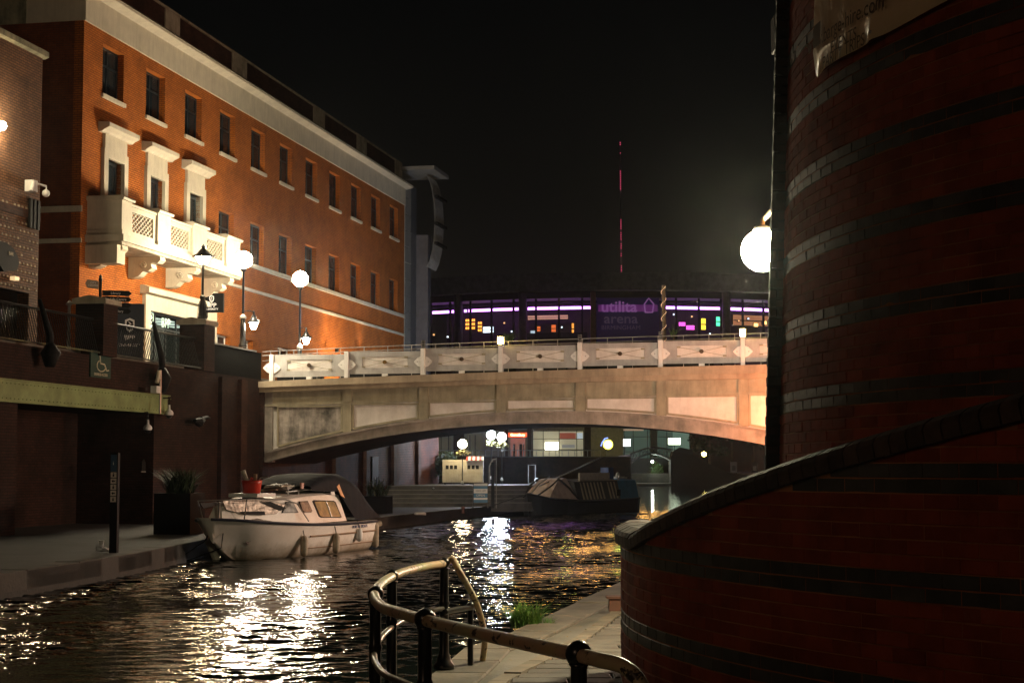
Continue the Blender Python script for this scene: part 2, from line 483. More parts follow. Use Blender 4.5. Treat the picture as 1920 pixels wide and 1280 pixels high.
# strip of narrow setts behind the edge stones, then slabs laid crosswise
IK = [(-1.3 + .95, 4), (-.35, 11), (-.16, 12.86), (.55, 15.81), (1.33, 20.15), (2.2, 24.2), (4.0, 33)]
stones_along(IK, .14, .45, .2, .412, 'right_towpath_kerb', mat('worn_kerb', (.25, .20, .145), .7, c2=(.14, .115, .085), scale=3, rnd=.12, wpos=True), side=-1, y_to=34, name='kerb_stone')
par = bpy.data.objects.new('right_towpath_slabs', None); col.objects.link(par); par['kind'] = 'structure'
yy = 10.0
while yy < 26:
    # row of slabs across the path, from the kerb to the wall
    def lx(path, y):
        for a, b_ in zip(path, path[1:]):
            if a[1] <= y <= b_[1]: return a[0] + (b_[0] - a[0]) * (y - a[1]) / (b_[1] - a[1])
        return path[-1][0]
    x0 = lx(IK, yy) + .17; D = .30
    xx = x0 + random.uniform(-.3, 0)
    while xx < x0 + 2.3:
        ww = random.uniform(.5, .75); a0 = max(xx + .009, x0)
        if a0 < xx + ww - .06:
            MB().bbox(a0 - xx - ww / 2, ww / 2 - .009, 0, .10, -D / 2 + .009, D / 2 - .009, .012).obj('paving_slab', SLAB, par, loc=(xx + ww / 2, yy + D / 2, .405 + random.uniform(-.004, .004))).rotation_euler = (-math.pi / 2, 0, 0)
        xx += ww
    yy += D

# terrace behind the retaining wall (deck) as one slab of land
tp = [RET.w(x, y) for x, y in ((-60, .45), (22, .45), (51, .45), (51, 60), (-60, 60))]
MB().slab([(p.x, p.y) for p in tp], 4.75, DECK).obj('upper_terrace', PAVE, kind='structure')

# ================================================================== FAR SETTING (beyond the bridge)
MB().slab([(-300, 330), (400, 330), (400, 1500), (-300, 1500)], -1.5, 1.0).obj('far_ground', mat('earth', (.05, .045, .04), .9), kind='structure')

# ================================================================== LAMPS
WARM = (1.0, .80, .50)
def lamp_light(name, loc, I, color, r=.05, parent=None):
    ld = bpy.data.lights.new(name, 'POINT'); ld.energy = I; ld.color = color; ld.shadow_soft_size = r
    o = bpy.data.objects.new(name, ld); col.objects.link(o); o.location = loc
    if parent: o.parent = parent
    return o

def globe_post(loc, h, r, color, L, label, group=None, base=.06, lantern=None, rotz=0, name='globe_lamp_post', cat='street lamp'):
    t = thing(name, label, cat, loc, rotz, group)
    MB().lathe([(base * 2, 0), (base * 2, .06), (base * 1.5, .12), (base * 1.35, .5), (base * 1.5, .55), (base * 1.1, h * .32), (base * .6, h * .34)], 14).obj('base', BLACK, t, True)
    MB().lathe([(base * 1.6, h * .325), (base * 1.5, h * .35), (base * .7, h * .37), (base * .6, h * .375)], 14).obj('collar', WHITEP, t, True)
    MB().lathe([(base * .6, h * .36), (base * .5, h - r - .12), (base * 1.3, h - r - .08), (base * 1.6, h - r + .02)], 12).obj('pole', BLACK, t, True)
    MB().ball((0, 0, h), r, 20, 12).obj('globe', emit('globe_%s_%d' % (name, int(L)), color, L), t, True)
    MB().lathe([(.07, h + r - .01), (.05, h + r + .03), (.012, h + r + .1)], 10).obj('cap', BLACK, t, True)
    if lantern:
        dx, z, LL = lantern
        MB().tube([(0, 0, z + .42), (dx * .6, 0, z + .46), (dx, 0, z + .4)], .014).obj('bracket', BLACK, t)
        lantern_head(t, (dx, 0, z), .15, LL, color)
    return t

def lantern_head(t, c, r, L, color):
    x, y, z = c
    g = MB().lathe([(r * .45, -.17), (r * .62, -.10), (r * .95, .04), (r * 1.0, .06)], 10, c).obj('lantern_glass', emit('lantern_%d' % int(L), color, L), t, True)
    MB().lathe([(r * 1.5, .055), (r * 1.45, .08), (r * .85, .16), (r * .5, .27), (r * .18, .34), (r * .3, .37), (.01, .47)], 10, c).obj('lantern_hood', BLACK, t, True)
    return g

# pier lantern, two globe posts with bracket lanterns
# (positions on the retaining wall line)
px, pz = RET.hit(381, 485, .25)
p = RET.w(px, .25)
LZ = pz
t = thing('pier_lantern', 'black lantern on a fluted stem standing on the brick pier with lit glass', 'street lamp', (p.x, p.y, 6.72), RET.rot)
hh = LZ - 6.72
MB().lathe([(.17, 0), (.17, .05), (.15, .08), (.13, .40), (.07, .58), (.09, .66), (.09, .72), (.04, .76), (.035, hh - .2), (.06, hh - .16), (.12, hh - .13)], 8).obj('stem', BLACK, t)
for k in range(8):
    a = k * math.pi / 4 + math.pi / 8
    MB().tube([(.165 * math.cos(a), .165 * math.sin(a), .05), (.14 * math.cos(a), .14 * math.sin(a), .40), (.08 * math.cos(a), .08 * math.sin(a), .58)], .012, 6).obj('rib', BLACK, t)
lantern_head(t, (0, 0, hh), .25, 205, (1, .76, .42))

for i, (bx, gy, lx_, lz, lab) in enumerate(((457, 487, 478, 613, 'globe lamp post nearest the brick pier, with a small lantern on its bracket'),
                                            (563, 523, 577, 640, 'globe lamp post further along, behind the bridge end, with a bracket lantern'))):
    x, z = RET.hit(bx, gy, .1)
    p = RET.w(x, .1)
    x2, z2 = RET.hit(lx_, lz, .1)
    zb = DECK + (.9 if i == 0 else 0)
    globe_post((p.x, p.y, zb), z - zb, .29, (1, .85, .60), 470, lab, 'globe lamp posts on the terrace', .07, ((.36, .24)[i], z2 - zb, 300))

# ================================================================== OFFICE BUILDING
OB = fthing(FAC, 'office_building', 'long orange brick office building with cream cornice, balcony and small windows', 'building', 0, 0, DECK)
def fz(z): return z - DECK
fx0 = FAC.hit(158, 38)[0]
H1 = fz(16.3)
# openings cut in the wall: build the wall as strips round the windows
wx = [FAC.hit(a, b_)[0] for a, b_ in ((193, 82), (274, 128), (347, 168), (411, 203), (470, 237), (523, 265))]
x_first, x_last = wx[0], FAC.hit(730, 519)[0]
step = (x_last - x_first) / 10
row1 = [(x_first + step * k, 1.62) for k in range(11)]
row2 = [(x_first + step * k, 1.62) for k in range(3, 11)]
holes = []
Z1a, Z1b = fz(14.22), fz(15.9)
Z2a, Z2b = fz(10.32), fz(12.0)
for x, w in row1: holes.append((x, x + w, Z1a, Z1b))
for x, w in row2: holes.append((x, x + w, Z2a, Z2b))
fr = [(FAC.hit(181, 230), FAC.hit(245, 260)), (FAC.hit(262, 265), FAC.hit(320, 292)), (FAC.hit(338, 300), FAC.hit(389, 322))]
fd = []
for (a, b_) in fr:
    cx = (a[0] + b_[0]) / 2; fd.append(cx); holes.append((cx - .62, cx + .62, fz(9.3), fz(12.15)))
dx0, dx1 = FAC.hit(275, 640)[0], FAC.hit(392, 650)[0]
holes.append((dx0, dx1, 0, fz(7.45)))
gw = []
for a, b_ in ((402, 432), (455, 474), (521, 548)):
    q0, q1 = FAC.hit(a, 640)[0], FAC.hit(b_, 640)[0]
    gw.append((q0, q1)); holes.append((q0, q1, fz(6.0), fz(7.15)))
xs = sorted(set([fx0, 0.0] + [h[0] for h in holes] + [h[1] for h in holes]))
wall = MB()
TH = .32
for a, b_ in zip(xs, xs[1:]):
    if b_ - a < 1e-4: continue
    mid = (a + b_) / 2
    hs = sorted((h[2], h[3]) for h in holes if h[0] - 1e-6 < mid < h[1] + 1e-6)
    z = 0
    for h0, h1 in hs:
        if h0 > z: wall.box(a, b_, 0, TH, z, h0)
        z = h1
    wall.box(a, b_, 0, TH, z, H1)
wall.obj('wall', FB, OB)
# side wall (faces the camera, shade put into its colour) and the building's bulk
MB().box(fx0, fx0 + TH, TH, 14, 0, H1).obj('side_wall', brick_tex('shaded_side_brick', (.24, .062, .018), (.19, .05, .015), (.12, .045, .02)), OB)
MB().box(fx0 + TH, 0, 9, 9.3, 0, H1).obj('rear_wall', DB, OB)
MB().box(-TH, 0, TH, 9, 0, H1).obj('end_wall', DB, OB)
MB().box(fx0 + TH, -TH, 1.9, 2.0, 0, H1).obj('inner_partition', mat('interior_dark', (.03, .03, .03), .9), OB)
MB().box(fx0 - .02, .02, -.06, 9.3, H1, fz(17.2)).obj('cornice_band', CREAM, OB)
# joints of the band as separate stones
MB().xprism([(-.06, fz(17.2)), (-.42, fz(17.30)), (-.42, fz(17.40)), (-.06, fz(17.46)), (9.3, fz(17.46)), (9.3, fz(17.2))], fx0 - .4, .3).obj('cornice_lip', CREAM, OB)
MB().xprism([(-.36, fz(17.46)), (.2, fz(17.85)), (9, fz(17.85)), (9.0, fz(17.46))], fx0 - .3, .2).obj('sloped_gutter', CREAMD, OB)
MB().box(fx0, -.2, .3, .6, fz(17.85), fz(18.62)).obj('parapet_wall', DB, OB)
MB().box(fx0 - .1, 0, .24, .66, fz(18.62), fz(18.70)).obj('parapet_coping', STONE, OB)
for (a, b_) in ((318, 345), (444, 471), (596, 617), (677, 695), (748, 761)):
    q0, q1 = FAC.hit(a, 60, .1)[0], FAC.hit(b_, 60, .1)[0]
    MB().box(q0, q1, .26, .62, fz(17.86), fz(18.72)).obj('parapet_block', STONE, OB)
for z0, z1 in ((fz(9.13), fz(9.27)), (fz(10.12), fz(10.31))):
    MB().xprism([(-.004, z0), (-.07, z0 + .02), (-.07, z1 - .02), (-.004, z1)], -27.2, 0).obj('string_course', CREAM, OB)
    MB().box(fx0 - .06, fx0, -.06, 14, z0, z1).obj('string_course', CREAM, OB)
MB().box(fx0 - .05, fx0, 2.0, 14.1, H1, fz(17.2)).obj('side_band', CREAMD, OB)

def window(par, x0, x1, z0, z1, y=.22, bars=((), ()), sill=True, fm=DARKW, fw=.07, frame_side='r', glow=None):
    f = MB()
    f.box(x0, x0 + fw, y, y + .06, z0, z1).box(x1 - fw, x1, y, y + .06, z0, z1).box(x0 + fw, x1 - fw, y, y + .06, z0, z0 + fw).box(x0 + fw, x1 - fw, y, y + .06, z1 - fw, z1)
    f.box((x0 + x1) / 2 - .035, (x0 + x1) / 2 + .035, y + .003, y + .057, z0 + fw, z1 - fw)
    f.box(x0 + fw, x1 - fw, y + .006, y + .054, z0 + (z1 - z0) * .62, z0 + (z1 - z0) * .62 + .06)
    wo = f.obj('window', fm, par)
    MB().box(x0 + fw - .01, x1 - fw + .01, y + .025, y + .035, z0 + fw - .01, z1 - fw + .01).obj('pane', GLS, wo)
    if sill:
        MB().xprism([(y - .02, z0 - .12), (y - .02, z0 + .012), (-.09, z0 + .002), (-.09, z0 - .12)], x0 - .06, x1 + .06).obj('sill', CREAM, wo)
    return wo
for x, w in row1: window(OB, x, x + w, Z1a, Z1b)
for x, w in row2: window(OB, x, x + w, Z2a, Z2b, sill=False)
for a, b_ in gw: window(OB, a, b_, fz(6.0), fz(7.15), fm=WHITEP)
# curtains / dim shapes behind some panes
rbl = random.Random(21)
for k, (x, w) in enumerate(row1 + row2):
    zt_w = Z1b if k < 11 else Z2b; zb_w = Z1a if k < 11 else Z2a
    if rbl.random() < .6:
        dr = rbl.uniform(.2, .85) * (zt_w - zb_w)
        MB().box(x + .08, x + w - .08, .34, .36, zt_w - dr, zt_w - .03).obj('blind', mat(('blind_beige', 'blind_grey')[k % 2], ((.55, .42, .28), (.30, .30, .30))[k % 2], .8), OB)
for k, (x, w) in enumerate(row1[1:6]):
    MB().box(x + .62, x + .74, .42, .44, Z1a + .15, Z1b - .3).obj('curtain', mat('curtain', (.16, .10, .07), .9), OB)
# french windows with stone surrounds
for cx in fd:
    s = MB()
    s.box(cx - .92, cx - .62, -.12, .20, fz(9.3), fz(12.15)).box(cx + .62, cx + .92, -.12, .20, fz(9.3), fz(12.15))
    s.box(cx - .92, cx + .92, -.12, .20, fz(12.15), fz(12.45))
    so = s.obj('stone_surround', CREAM, OB)
    MB().box(cx - .84, cx + .84, -.10, .0, fz(12.45), fz(12.93)).obj('frieze', CREAM, so)
    MB().xprism([(0, fz(12.93)), (-.14, fz(12.93)), (-.22, fz(13.0)), (-.40, fz(13.08)), (-.40, fz(13.22)), (0, fz(13.26))], cx - 1.18, cx + 1.18).obj('hood_mould', CREAM, so)
    wo = window(OB, cx - .62, cx + .62, fz(9.3), fz(12.15), y=.16, sill=False, fw=.11)
# lower entrance
ds = MB()
ds.box(dx0 - .42, dx0, -.14, .2, 0, fz(7.45)).box(dx1, dx1 + .42, -.14, .2, 0, fz(7.45))
ds.box(dx0 - .42, dx1 + .42, -.14, .2, fz(7.45), fz(8.0))
do = ds.obj('entrance_surround', CREAM, OB)
MB().xprism([(-.14, fz(7.98)), (-.34, fz(8.02)), (-.34, fz(8.2)), (-.14, fz(8.28)), (-.001, fz(8.28)), (-.001, fz(7.98))], dx0 - .62, dx1 + .62).obj('hood_mould', CREAM, do)
ef = MB()
for k in range(7):
    xk = dx0 + (dx1 - dx0 - .06) * k / 6
    ef.box(xk, xk + .06, .12, .18, 0, fz(7.45))
ef.box(dx0 + .06, dx1 - .06, .123, .177, fz(7.39), fz(7.45)).box(dx0 + .06, dx1 - .06, .126, .174, fz(6.9), fz(6.95))
eo = ef.obj('entrance_screen', DARKW, OB)
MB().box(dx0 + .02, dx1 - .02, .145, .155, .02, fz(7.42)).obj('pane', glass('entrance_glass', (.02, .03, .03), .3), eo)
MB().box(dx0, dx1, 1.8, 1.86, 0, fz(7.4)).obj('interior_wall', mat('interior_grey', (.35, .38, .36), .8), OB)
for k in range(5):
    xk = dx0 + .8 + k * 1.15
    MB().box(xk, xk + .5, .5, 1.5, fz(7.34), fz(7.37)).obj('ceiling_light', emit('office_tube', (.8, 1, .85), 1.5), OB)
bw = emit('sign_white', (.7, .95, .8), .45)
def shield(par, x, y, z, s, m, inner=None):
    pts = [(-.4, .45), (0, .62), (.4, .45), (.42, 0), (.28, -.4), (0, -.62), (-.28, -.4), (-.42, 0)]
    o = MB().prism([(a * s, b_ * s) for a, b_ in pts], -.012, 0).obj('shield_emblem', m, par, loc=(x, y, z))
    i = MB().prism([(a * s * .66, b_ * s * .7) for a, b_ in pts], -.016, -.0125).obj('shield_field', inner or BLACKM, par, loc=(x, y, z))
    MB().prism([(-.06 * s, .3 * s), (.16 * s, .1 * s), (-.12 * s, -.05 * s), (.1 * s, -.3 * s), (-.02 * s, -.3 * s), (-.2 * s, 0), (.02 * s, .1 * s), (-.14 * s, .28 * s)], -.02, -.0165).obj('shield_mark', m, par, loc=(x, y, z))
ex, ez = FAC.hit(300, 598)
shield(OB, ex - .55, .10, fz(ez) - .05, .5, bw)
MB().box(ex - 1.25, ex - 1.15, .09, .11, fz(ez) - .1, fz(ez) + .45).obj('exit_sign', emit('exit_green', (.1, 1, .35), 4), OB)
text('lettering', 'BPP', .5, bw, OB, ex + .75, .10, fz(ez) - .1)

# ---- balcony
BAL = MB()
bx0, bx1 = FAC.hit(228, 440, -1.2)[0], FAC.hit(450, 520, -1.2)[0]
SL0, SL1 = fz(9.12), fz(9.42)
MB().box(bx0 - .12, bx1 + .12, -1.32, -.001, SL0 + .08, SL1).obj('balcony_slab', CREAM, OB)
MB().xprism([(-1.22, SL0 - .02), (-1.22, SL0 + .08), (-.001, SL0 + .08), (-.001, SL0 - .02)], bx0, bx1).obj('balcony_soffit', STONE, OB)
pil = [(228, 247), (296, 320), (362, 388), (425, 452)]
pxs = []
for k, (a, b_) in enumerate(pil):
    q0, q1 = FAC.hit(a, 430, -1.2)[0], FAC.hit(b_, 430, -1.2)[0]
    if k == 0: q0 = bx0
    if k == 3: q1 = bx1
    pxs.append((q0, q1))
    m = MB().box(q0, q1, -1.2, -.55 if k in (1, 2) else -.001, SL1, SL1 + 1.12)
    po = m.obj('balcony_pier', CREAM, OB)
    MB().xprism([(-1.27, SL1 + 1.12), (-1.30, SL1 + 1.2), (-1.2, SL1 + 1.26), (-.5 if k in (1, 2) else -.002, SL1 + 1.26), (-.5 if k in (1, 2) else -.002, SL1 + 1.12)], q0 - .07, q1 + .07).obj('pier_cap', CREAM, po)
    MB().box(q0 - .04, q1 + .04, -1.24, -.51 if k in (1, 2) else -.002, SL1 + .002, SL1 + .16).obj('pier_plinth', CREAM, po)
for (a0, a1), (b0, b1) in zip(pxs, pxs[1:]):
    x0, x1 = a1, b0
    m = MB()
    m.box(x0, x1, -1.12, -.96, SL1, SL1 + .22).box(x0, x1, -1.12, -.96, SL1 + .86, SL1 + 1.02)
    m.box(x0, x0 + .2, -1.12, -.96, SL1 + .22, SL1 + .86).box(x1 - .2, x1, -1.12, -.96, SL1 + .22, SL1 + .86)
    po = m.obj('balcony_panel', CREAM, OB)
    MB().box(x0 + .01, x1 - .01, -1.17, -.91, SL1 + 1.021, SL1 + 1.1).obj('handrail', CREAM, po)
    A0, A1, B0, B1 = x0 + .2, x1 - .2, SL1 + .22, SL1 + .86
    n_ = 6; lat = MB()
    W_, H_ = A1 - A0, B1 - B0
    for sgn in (1, -1):
        for k in range(-n_, n_ * 2):
            # clipped diagonal lines
            s0 = A0 + k * W_ / n_ * 1.0
            pts = []
            for tt in (0, 1):
                pts.append((s0 + tt * W_ * .62, B0 + tt * H_) if sgn > 0 else (s0 + W_ * .62 - tt * W_ * .62, B0 + tt * H_))
            (xa, za), (xb, zb) = pts
            def clip(xa, za, xb, zb):
                for lim, sg in ((A0, 1), (A1, -1)):
                    ia, ib = (xa - lim) * sg >= 0, (xb - lim) * sg >= 0
                    if not ia and not ib: return None
                    if ia != ib:
                        f_ = (lim - xa) / (xb - xa); xi, zi = lim, za + f_ * (zb - za)
                        if ia: xb, zb = xi, zi
                        else: xa, za = xi, zi
                return xa, za, xb, zb
            c_ = clip(xa, za, xb, zb)
            if not c_: continue
            xa, za, xb, zb = c_
            if abs(xa - xb) + abs(za - zb) < .03: continue
            d = Vector((xb - xa, 0, zb - za)).normalized(); u = Vector((-d.z, 0, d.x)) * .018
            y0 = -1.09 if sgn > 0 else -1.06
            vs = []
            for yv in (y0, y0 + .028):
                for (X, Z), sg in (((xa, za), 1), ((xa, za), -1), ((xb, zb), -1), ((xb, zb), 1)):
                    vs.append((X + u.x * sg, yv, Z + u.z * sg))
            lat.add(vs, [(0, 1, 2, 3), (7, 6, 5, 4), (0, 4, 5, 1), (1, 5, 6, 2), (2, 6, 7, 3), (3, 7, 4, 0)])
    lo_ = lat.obj('lattice', CREAM, po)
for k, (a, b_) in enumerate(((190, 245), (276, 312), (345, 380), (412, 447))):
    q0 = (pxs[k][0] + pxs[k][1]) / 2 - .19
    prof = [(-.001, SL0 - .02), (-1.14, SL0 - .02), (-1.16, SL0 - .14), (-1.05, SL0 - .24), (-.9, SL0 - .2), (-.82, SL0 - .26), (-.86, SL0 - .40), (-.72, SL0 - .5), (-.55, SL0 - .5), (-.38, SL0 - .66), (-.2, SL0 - .72), (-.001, SL0 - .72)]
    co = MB().xprism(prof[::-1], q0, q0 + .42).obj('corbel', CREAM, OB)
    for sx_ in (-.03, .42):
        MB().tube([(q0 + sx_, -.55 + .13 * math.cos(a_) * (1 - a_ / 14), SL0 - .3 + .13 * math.sin(a_) * (1 - a_ / 14)) for a_ in [i_ * .6 for i_ in range(18)]], .025, 6).obj('scroll', CREAM, co)
# lower end block of balcony (left, in shade)
MB().box(bx0 - .1, bx0 + .5, -1.1, -.002, SL0 - .62, SL0 - .025).obj('end_corbel', CREAM, OB)

# ---- grey stair tower beyond the office
ST = fthing(FAC, 'stair_tower', 'grey panelled stair tower with bowed louvres beyond the brick office', 'building', 0, 0, DECK)
PG = mat('grey_cladding', (.24, .235, .22), .5, c2=(.18, .18, .17), scale=.7)
MB().box(.06, 2.5, .06, 8, 0, fz(17.6)).obj('core', mat('tower_core', (.12, .12, .13), .6), ST)
zz = fz(6.0)
while zz < fz(17.4):
    MB().bbox(.05, 1.3, -.03, .055, zz + .012, zz + .88, .006).obj('cladding_panel', PG, ST); zz += .9
MB().box(1.32, 2.5, -.02, .055, 0, fz(17.6)).obj('dark_cladding', mat('blue_grey_cladding', (.07, .08, .10), .4), ST)
MB().box(2.5, 3.1, -.7, 6, 0, fz(15)).obj('curved_wall', mat('pale_grey_wall', (.10, .10, .125), .5), ST)
MB().box(.3, 3.6, -1.6, 1, fz(18.3), fz(18.5)).obj('roof_canopy', PG, ST)
for k in range(7):
    xk = 1.5 + k * .3
    pth = []
    for j in range(9):
        a = -math.pi / 2 + math.pi * .78 * j / 8 + .35
        pth.append((xk, -.35 - 1.0 * max(0, math.cos(a * .8)) , fz(15.6) + 2.7 * math.sin(a) ))
    MB().tube(pth, .05, 5).obj('louvre_fin', METAL, ST)
for z_ in (16.9, 15.4, 14.3):
    MB().box(1.3, 3.5, -1.55, -1.35, fz(z_), fz(z_) + .14).obj('louvre_rail', BLACKM, ST)

# ---- projecting sign, totem, finger post on terrace
bs = thing('projecting_sign', 'black square sign with white shield and BPP lettering projecting from the orange wall', 'sign', FAC.w(FAC.hit(398, 568, -.4)[0], -.4, FAC.hit(398, 568, -.4)[1]), 0)
bs.rotation_euler = (0, 0, FAC.rot - math.pi / 2)
MB().box(-.46, .46, -.06, .06, -.36, .36).obj('board', BLACKM, bs)
MB().box(-.60, -.46, -.03, .03, -.1, .1).obj('wall_bracket', BLACKM, bs)
shield(bs, 0, -.062, .15, .22, emit('sign_white2', (1, .95, .85), .55))
text('lettering', 'BPP', .24, MATS['sign_white2'], bs, 0, -.07, -.1)
text('small_lettering', 'UNIVERSITY', .10, MATS['sign_white2'], bs, 0, -.07, -.24)
p = RET.w(RET.hit(242, 640, 1.2)[0], 1.2)
tt = thing('sign_totem', 'dark blue totem sign with white shield and BPP lettering behind the railing', 'sign', (p.x, p.y, DECK), RET.rot - math.pi / 2 + .55)
MB().box(-.42, .42, -.08, .08, 0.05, 1.75).obj('panel', mat('navy_panel', (.012, .02, .035), .35), tt)
shield(tt, 0, -.082, 1.1, .34, WHITEP)
text('lettering', 'BPP', .2, WHITEP, tt, 0, -.09, .72)
text('small_lettering', 'UNIVERSITY', .12, WHITEP, tt, 0, -.09, .5)
p = RET.w(RET.hit(188, 560, .8)[0], .8)
fp = thing('finger_post', 'black finger post with one pale arm and several dark lettered arms behind the pier', 'sign', (p.x, p.y, DECK), .25)
z0 = RET.hit(188, 520, .8)[1] - DECK
MB().tube([(0, 0, 0), (0, 0, z0 - .1)], .045, 10).obj('pole', BLACK, fp)
MB().lathe([(.05, z0 - .1), (.065, z0 - .05), (.03, z0), (.05, z0 + .03), (.005, z0 + .09)], 10).obj('finial', BLACK, fp, True)
MB().prism([(-.36, z0 - .30), (-.05, z0 - .34), (-.05, z0 - .10), (-.36, z0 - .06), (-.42, z0 - .18)], -.02, .02).obj('pale_arm', mat('arm_pale', (.30, .22, .16), .5), fp)
text('lettering', 'CITY\nCENTRE', .075, WHITEP, fp, -.2, -.03, z0 - .2)
for k in range(4):
    zt = z0 - .36 - k * .17
    MB().prism([(.05, zt - .15), (.78 - .0 * k, zt - .15), (.86, zt - .075), (.78, zt), (.05, zt)], -.02, .02).obj('arm', BLACKM, fp)
    text('lettering', ('Library', 'Sea Life Centre', 'Museum', 'Art Gallery')[k], .095, WHITEP, fp, .42, -.03, zt - .08)

# ================================================================== RETAINING WALL
RW = fthing(RET, 'retaining_wall', 'dark brick quayside retaining wall with a green steel beam over a recess', 'wall', 0, 0, .38)
def rz(z): return z - .38
o0, o1 = RET.hit(30, 900)[0], RET.hit(287, 900)[0]
bz0, bz1 = rz(3.60), rz(4.10)
WT = rz(5.02)
w = MB()
w.box(-45, o0, 0, .45, 0, bz0).box(o1, 18.0, 0, .45, 0, bz0).box(-45, 18.0, 0, .45, bz0, WT)
w.obj('wall', RB, RW)
w = MB().box(o0 - .4, o1 + .4, 2.4, 2.6, 0, bz0 + .3).box(o0 - .2, o0, .45, 2.4, 0, bz0).box(o1, o1 + .2, .45, 2.4, 0, bz0)
w.obj('recess_wall', RB, RW)
MB().box(o0, o1, .45, 2.4, bz0, bz0 + .1).obj('recess_ceiling', DB, RW)
MB().box(18.0, 24, 0, .45, 0, rz(5.0)).obj('abutment', DB, RW)
w = MB().box(-45, 9.6, -.16, -.004, bz0, bz1)
bo = w.obj('steel_beam', mat('green_beam_paint', (.26, .34, .14), .5, c2=(.17, .225, .09), scale=2), RW)
MB().box(-45, 9.62, -.24, -.005, bz1, bz1 + .03).obj('beam_flange', MATS['green_beam_paint'], bo)
MB().box(-45, 9.62, -.24, -.005, bz0 - .03, bz0).obj('beam_flange', MATS['green_beam_paint'], bo)
for zz_ in (bz0 + .07, bz1 - .07):
    rv = MB()
    for k in range(60):
        rv.ball((-2 + k * .2, -.165, zz_), .018, 6, 4)
    rv.obj('rivet_row', MATS['green_beam_paint'], bo, kind='stuff')
for k in range(3):
    xk = RET.hit((408, 445, 486)[k], 800)[0]
    MB().box(xk, xk + .55, -.14, -.003, 0, WT - .1).obj('pilaster', (RB, DB, RB)[k], RW)
MB().box(o1 + .05, 18, -.05, -.002, 0, .35).obj('plinth', DB, RW)
# terrace parapet piers and railings
def pier(a, corner, b_, ytop, label):
    xk, _ = RET.hit(corner, 640, -.22); x1, _ = RET.hit(b_, 640, -.22)
    tz = RET.hit(corner, ytop, -.22)[1]
    t = fthing(RET, 'brick_pier', label, 'pier', xk, 0, 5.02, 'brick piers on the terrace wall')
    W = x1 - xk
    MB().box(0, W, -.20, .62, 0, tz - 5.02 - .18).obj('shaft', RB, t)
    hh = tz - 5.02
    MB().xprism([(-.28, hh - .18), (-.28, hh - .04), (.21, hh + .05), (.70, hh - .04), (.70, hh - .18)], -.08, W + .08).obj('cap', STONE, t)
    return xk, x1
P1 = pier(163, 195, 221, 556, 'broad brick pier with pyramid cap next to the finger post')
P2 = pier(357, 384, 404, 597, 'brick pier carrying the black lantern')

def railing(x0, x1, label, z=5.02, H=.98, y=.1, belly=.22):
    t = fthing(RET, 'railing', label, 'railing', x0, y, z, 'black railings along the terrace edge')
    L = x1 - x0
    MB().tube([(0, 0, H), (L, 0, H)], .035, 8).obj('handrail', BLACK, t)
    MB().box(0, L, -belly - .02, -belly + .02, .06, .10).obj('bottom_rail', BLACK, t)
    me = MB().tube([(0, -.0, H - .03), (0, -belly * .55, H * .5), (0, -belly, .1)], .012, 5).mesh('bar', BLACK)
    k = int(L / .125)
    for i in range(1, k):
        link('bar', me, t, loc=(i * L / k, 0, 0))
    return t
railing(-3.5, P1[0] - .05, 'black barred railing left of the broad brick pier')
railing(P1[1] + .05, P2[0] - .05, 'black barred railing between the two brick piers')
# solid dark parapet panel between lantern pier and bridge
pp = fthing(RET, 'parapet_panel', 'solid black parapet sheet with scratched surface between the lantern pier and the bridge', 'fence', P2[1], .02, 5.02)
Lp = 17.9 - P2[1]
MB().box(0, Lp, -.03, .03, 0, .92).obj('sheet', mat('black_sheet', (.003, .0028, .0028), .85, c2=(.0015, .0015, .0015), scale=6, spec=.05), pp)
MB().box(0, Lp - .5, -.05, .05, .92, .97).obj('top_rail', METAL, pp)
for k in range(4):
    MB().box(k * Lp / 3 - .04, k * Lp / 3 + .04, .035, .1, 0, .92).obj('post', BLACK, pp)
# paddle shaped dark ornaments hung over the terrace railing
for i, (xp, yt, yb) in enumerate(((93, 562, 690), (303, 604, 738))):
    x, zt = RET.hit(xp, yt, -.3); _, zb = RET.hit(xp, yb, -.3)
    t = fthing(RET, 'hanging_paddle', ('dark paddle shaped ornament hung over the railing left of the broad pier', 'dark paddle shaped ornament hung over the railing beside the entrance')[i], 'ornament', x, -.3, zb, 'dark paddle ornaments on the terrace edge')
    h = zt - zb
    MB().tube([(-.25, .15, h), (-.12, .05, h * .72), (0, -.02, h * .5), (.02, -.03, h * .34)], .08, 8, rs=[.05, .08, .10, .10]).obj('shaft', BLACKM, t, True)
    MB().tube([(.02, -.03, h * .36), (.02, -.05, h * .22), (.02, -.03, 0.02)], .2, 10, rs=[.1, .26, .12]).obj('blade', BLACKM, t, True)

# recess and wall fittings
x, z = RET.hit(186, 683)
sg = fthing(RET, 'access_sign', 'dark green sign with a white wheelchair symbol and lettering', 'sign', x, -.03, z - .36)
MB().box(-.62, .62, -.02, .02, 0, .72).obj('board', mat('sign_green', (.006, .05, .04), .5), sg)
IW = mat('sign_ink', (.75, .68, .5), .6)
MB().tube([(.02 + .27 * math.cos(a), -.025, .32 + .15 * math.sin(a)) for a in [math.pi * .66 + i * .25 for i in range(17)]], .016, 6).obj('wheelchair_wheel', IW, sg)
MB().tube([(-.10, -.03, .58), (-.05, -.03, .38), (.20, -.03, .37), (.34, -.03, .20), (.46, -.03, .22)], .02, 6).obj('wheelchair_figure', IW, sg)
MB().ball((-.11, -.03, .65), .045, 8, 6).obj('wheelchair_head', IW, sg)
text('lettering', 'DISABLED ACCESS', .1, IW, sg, 0, -.025, .08)

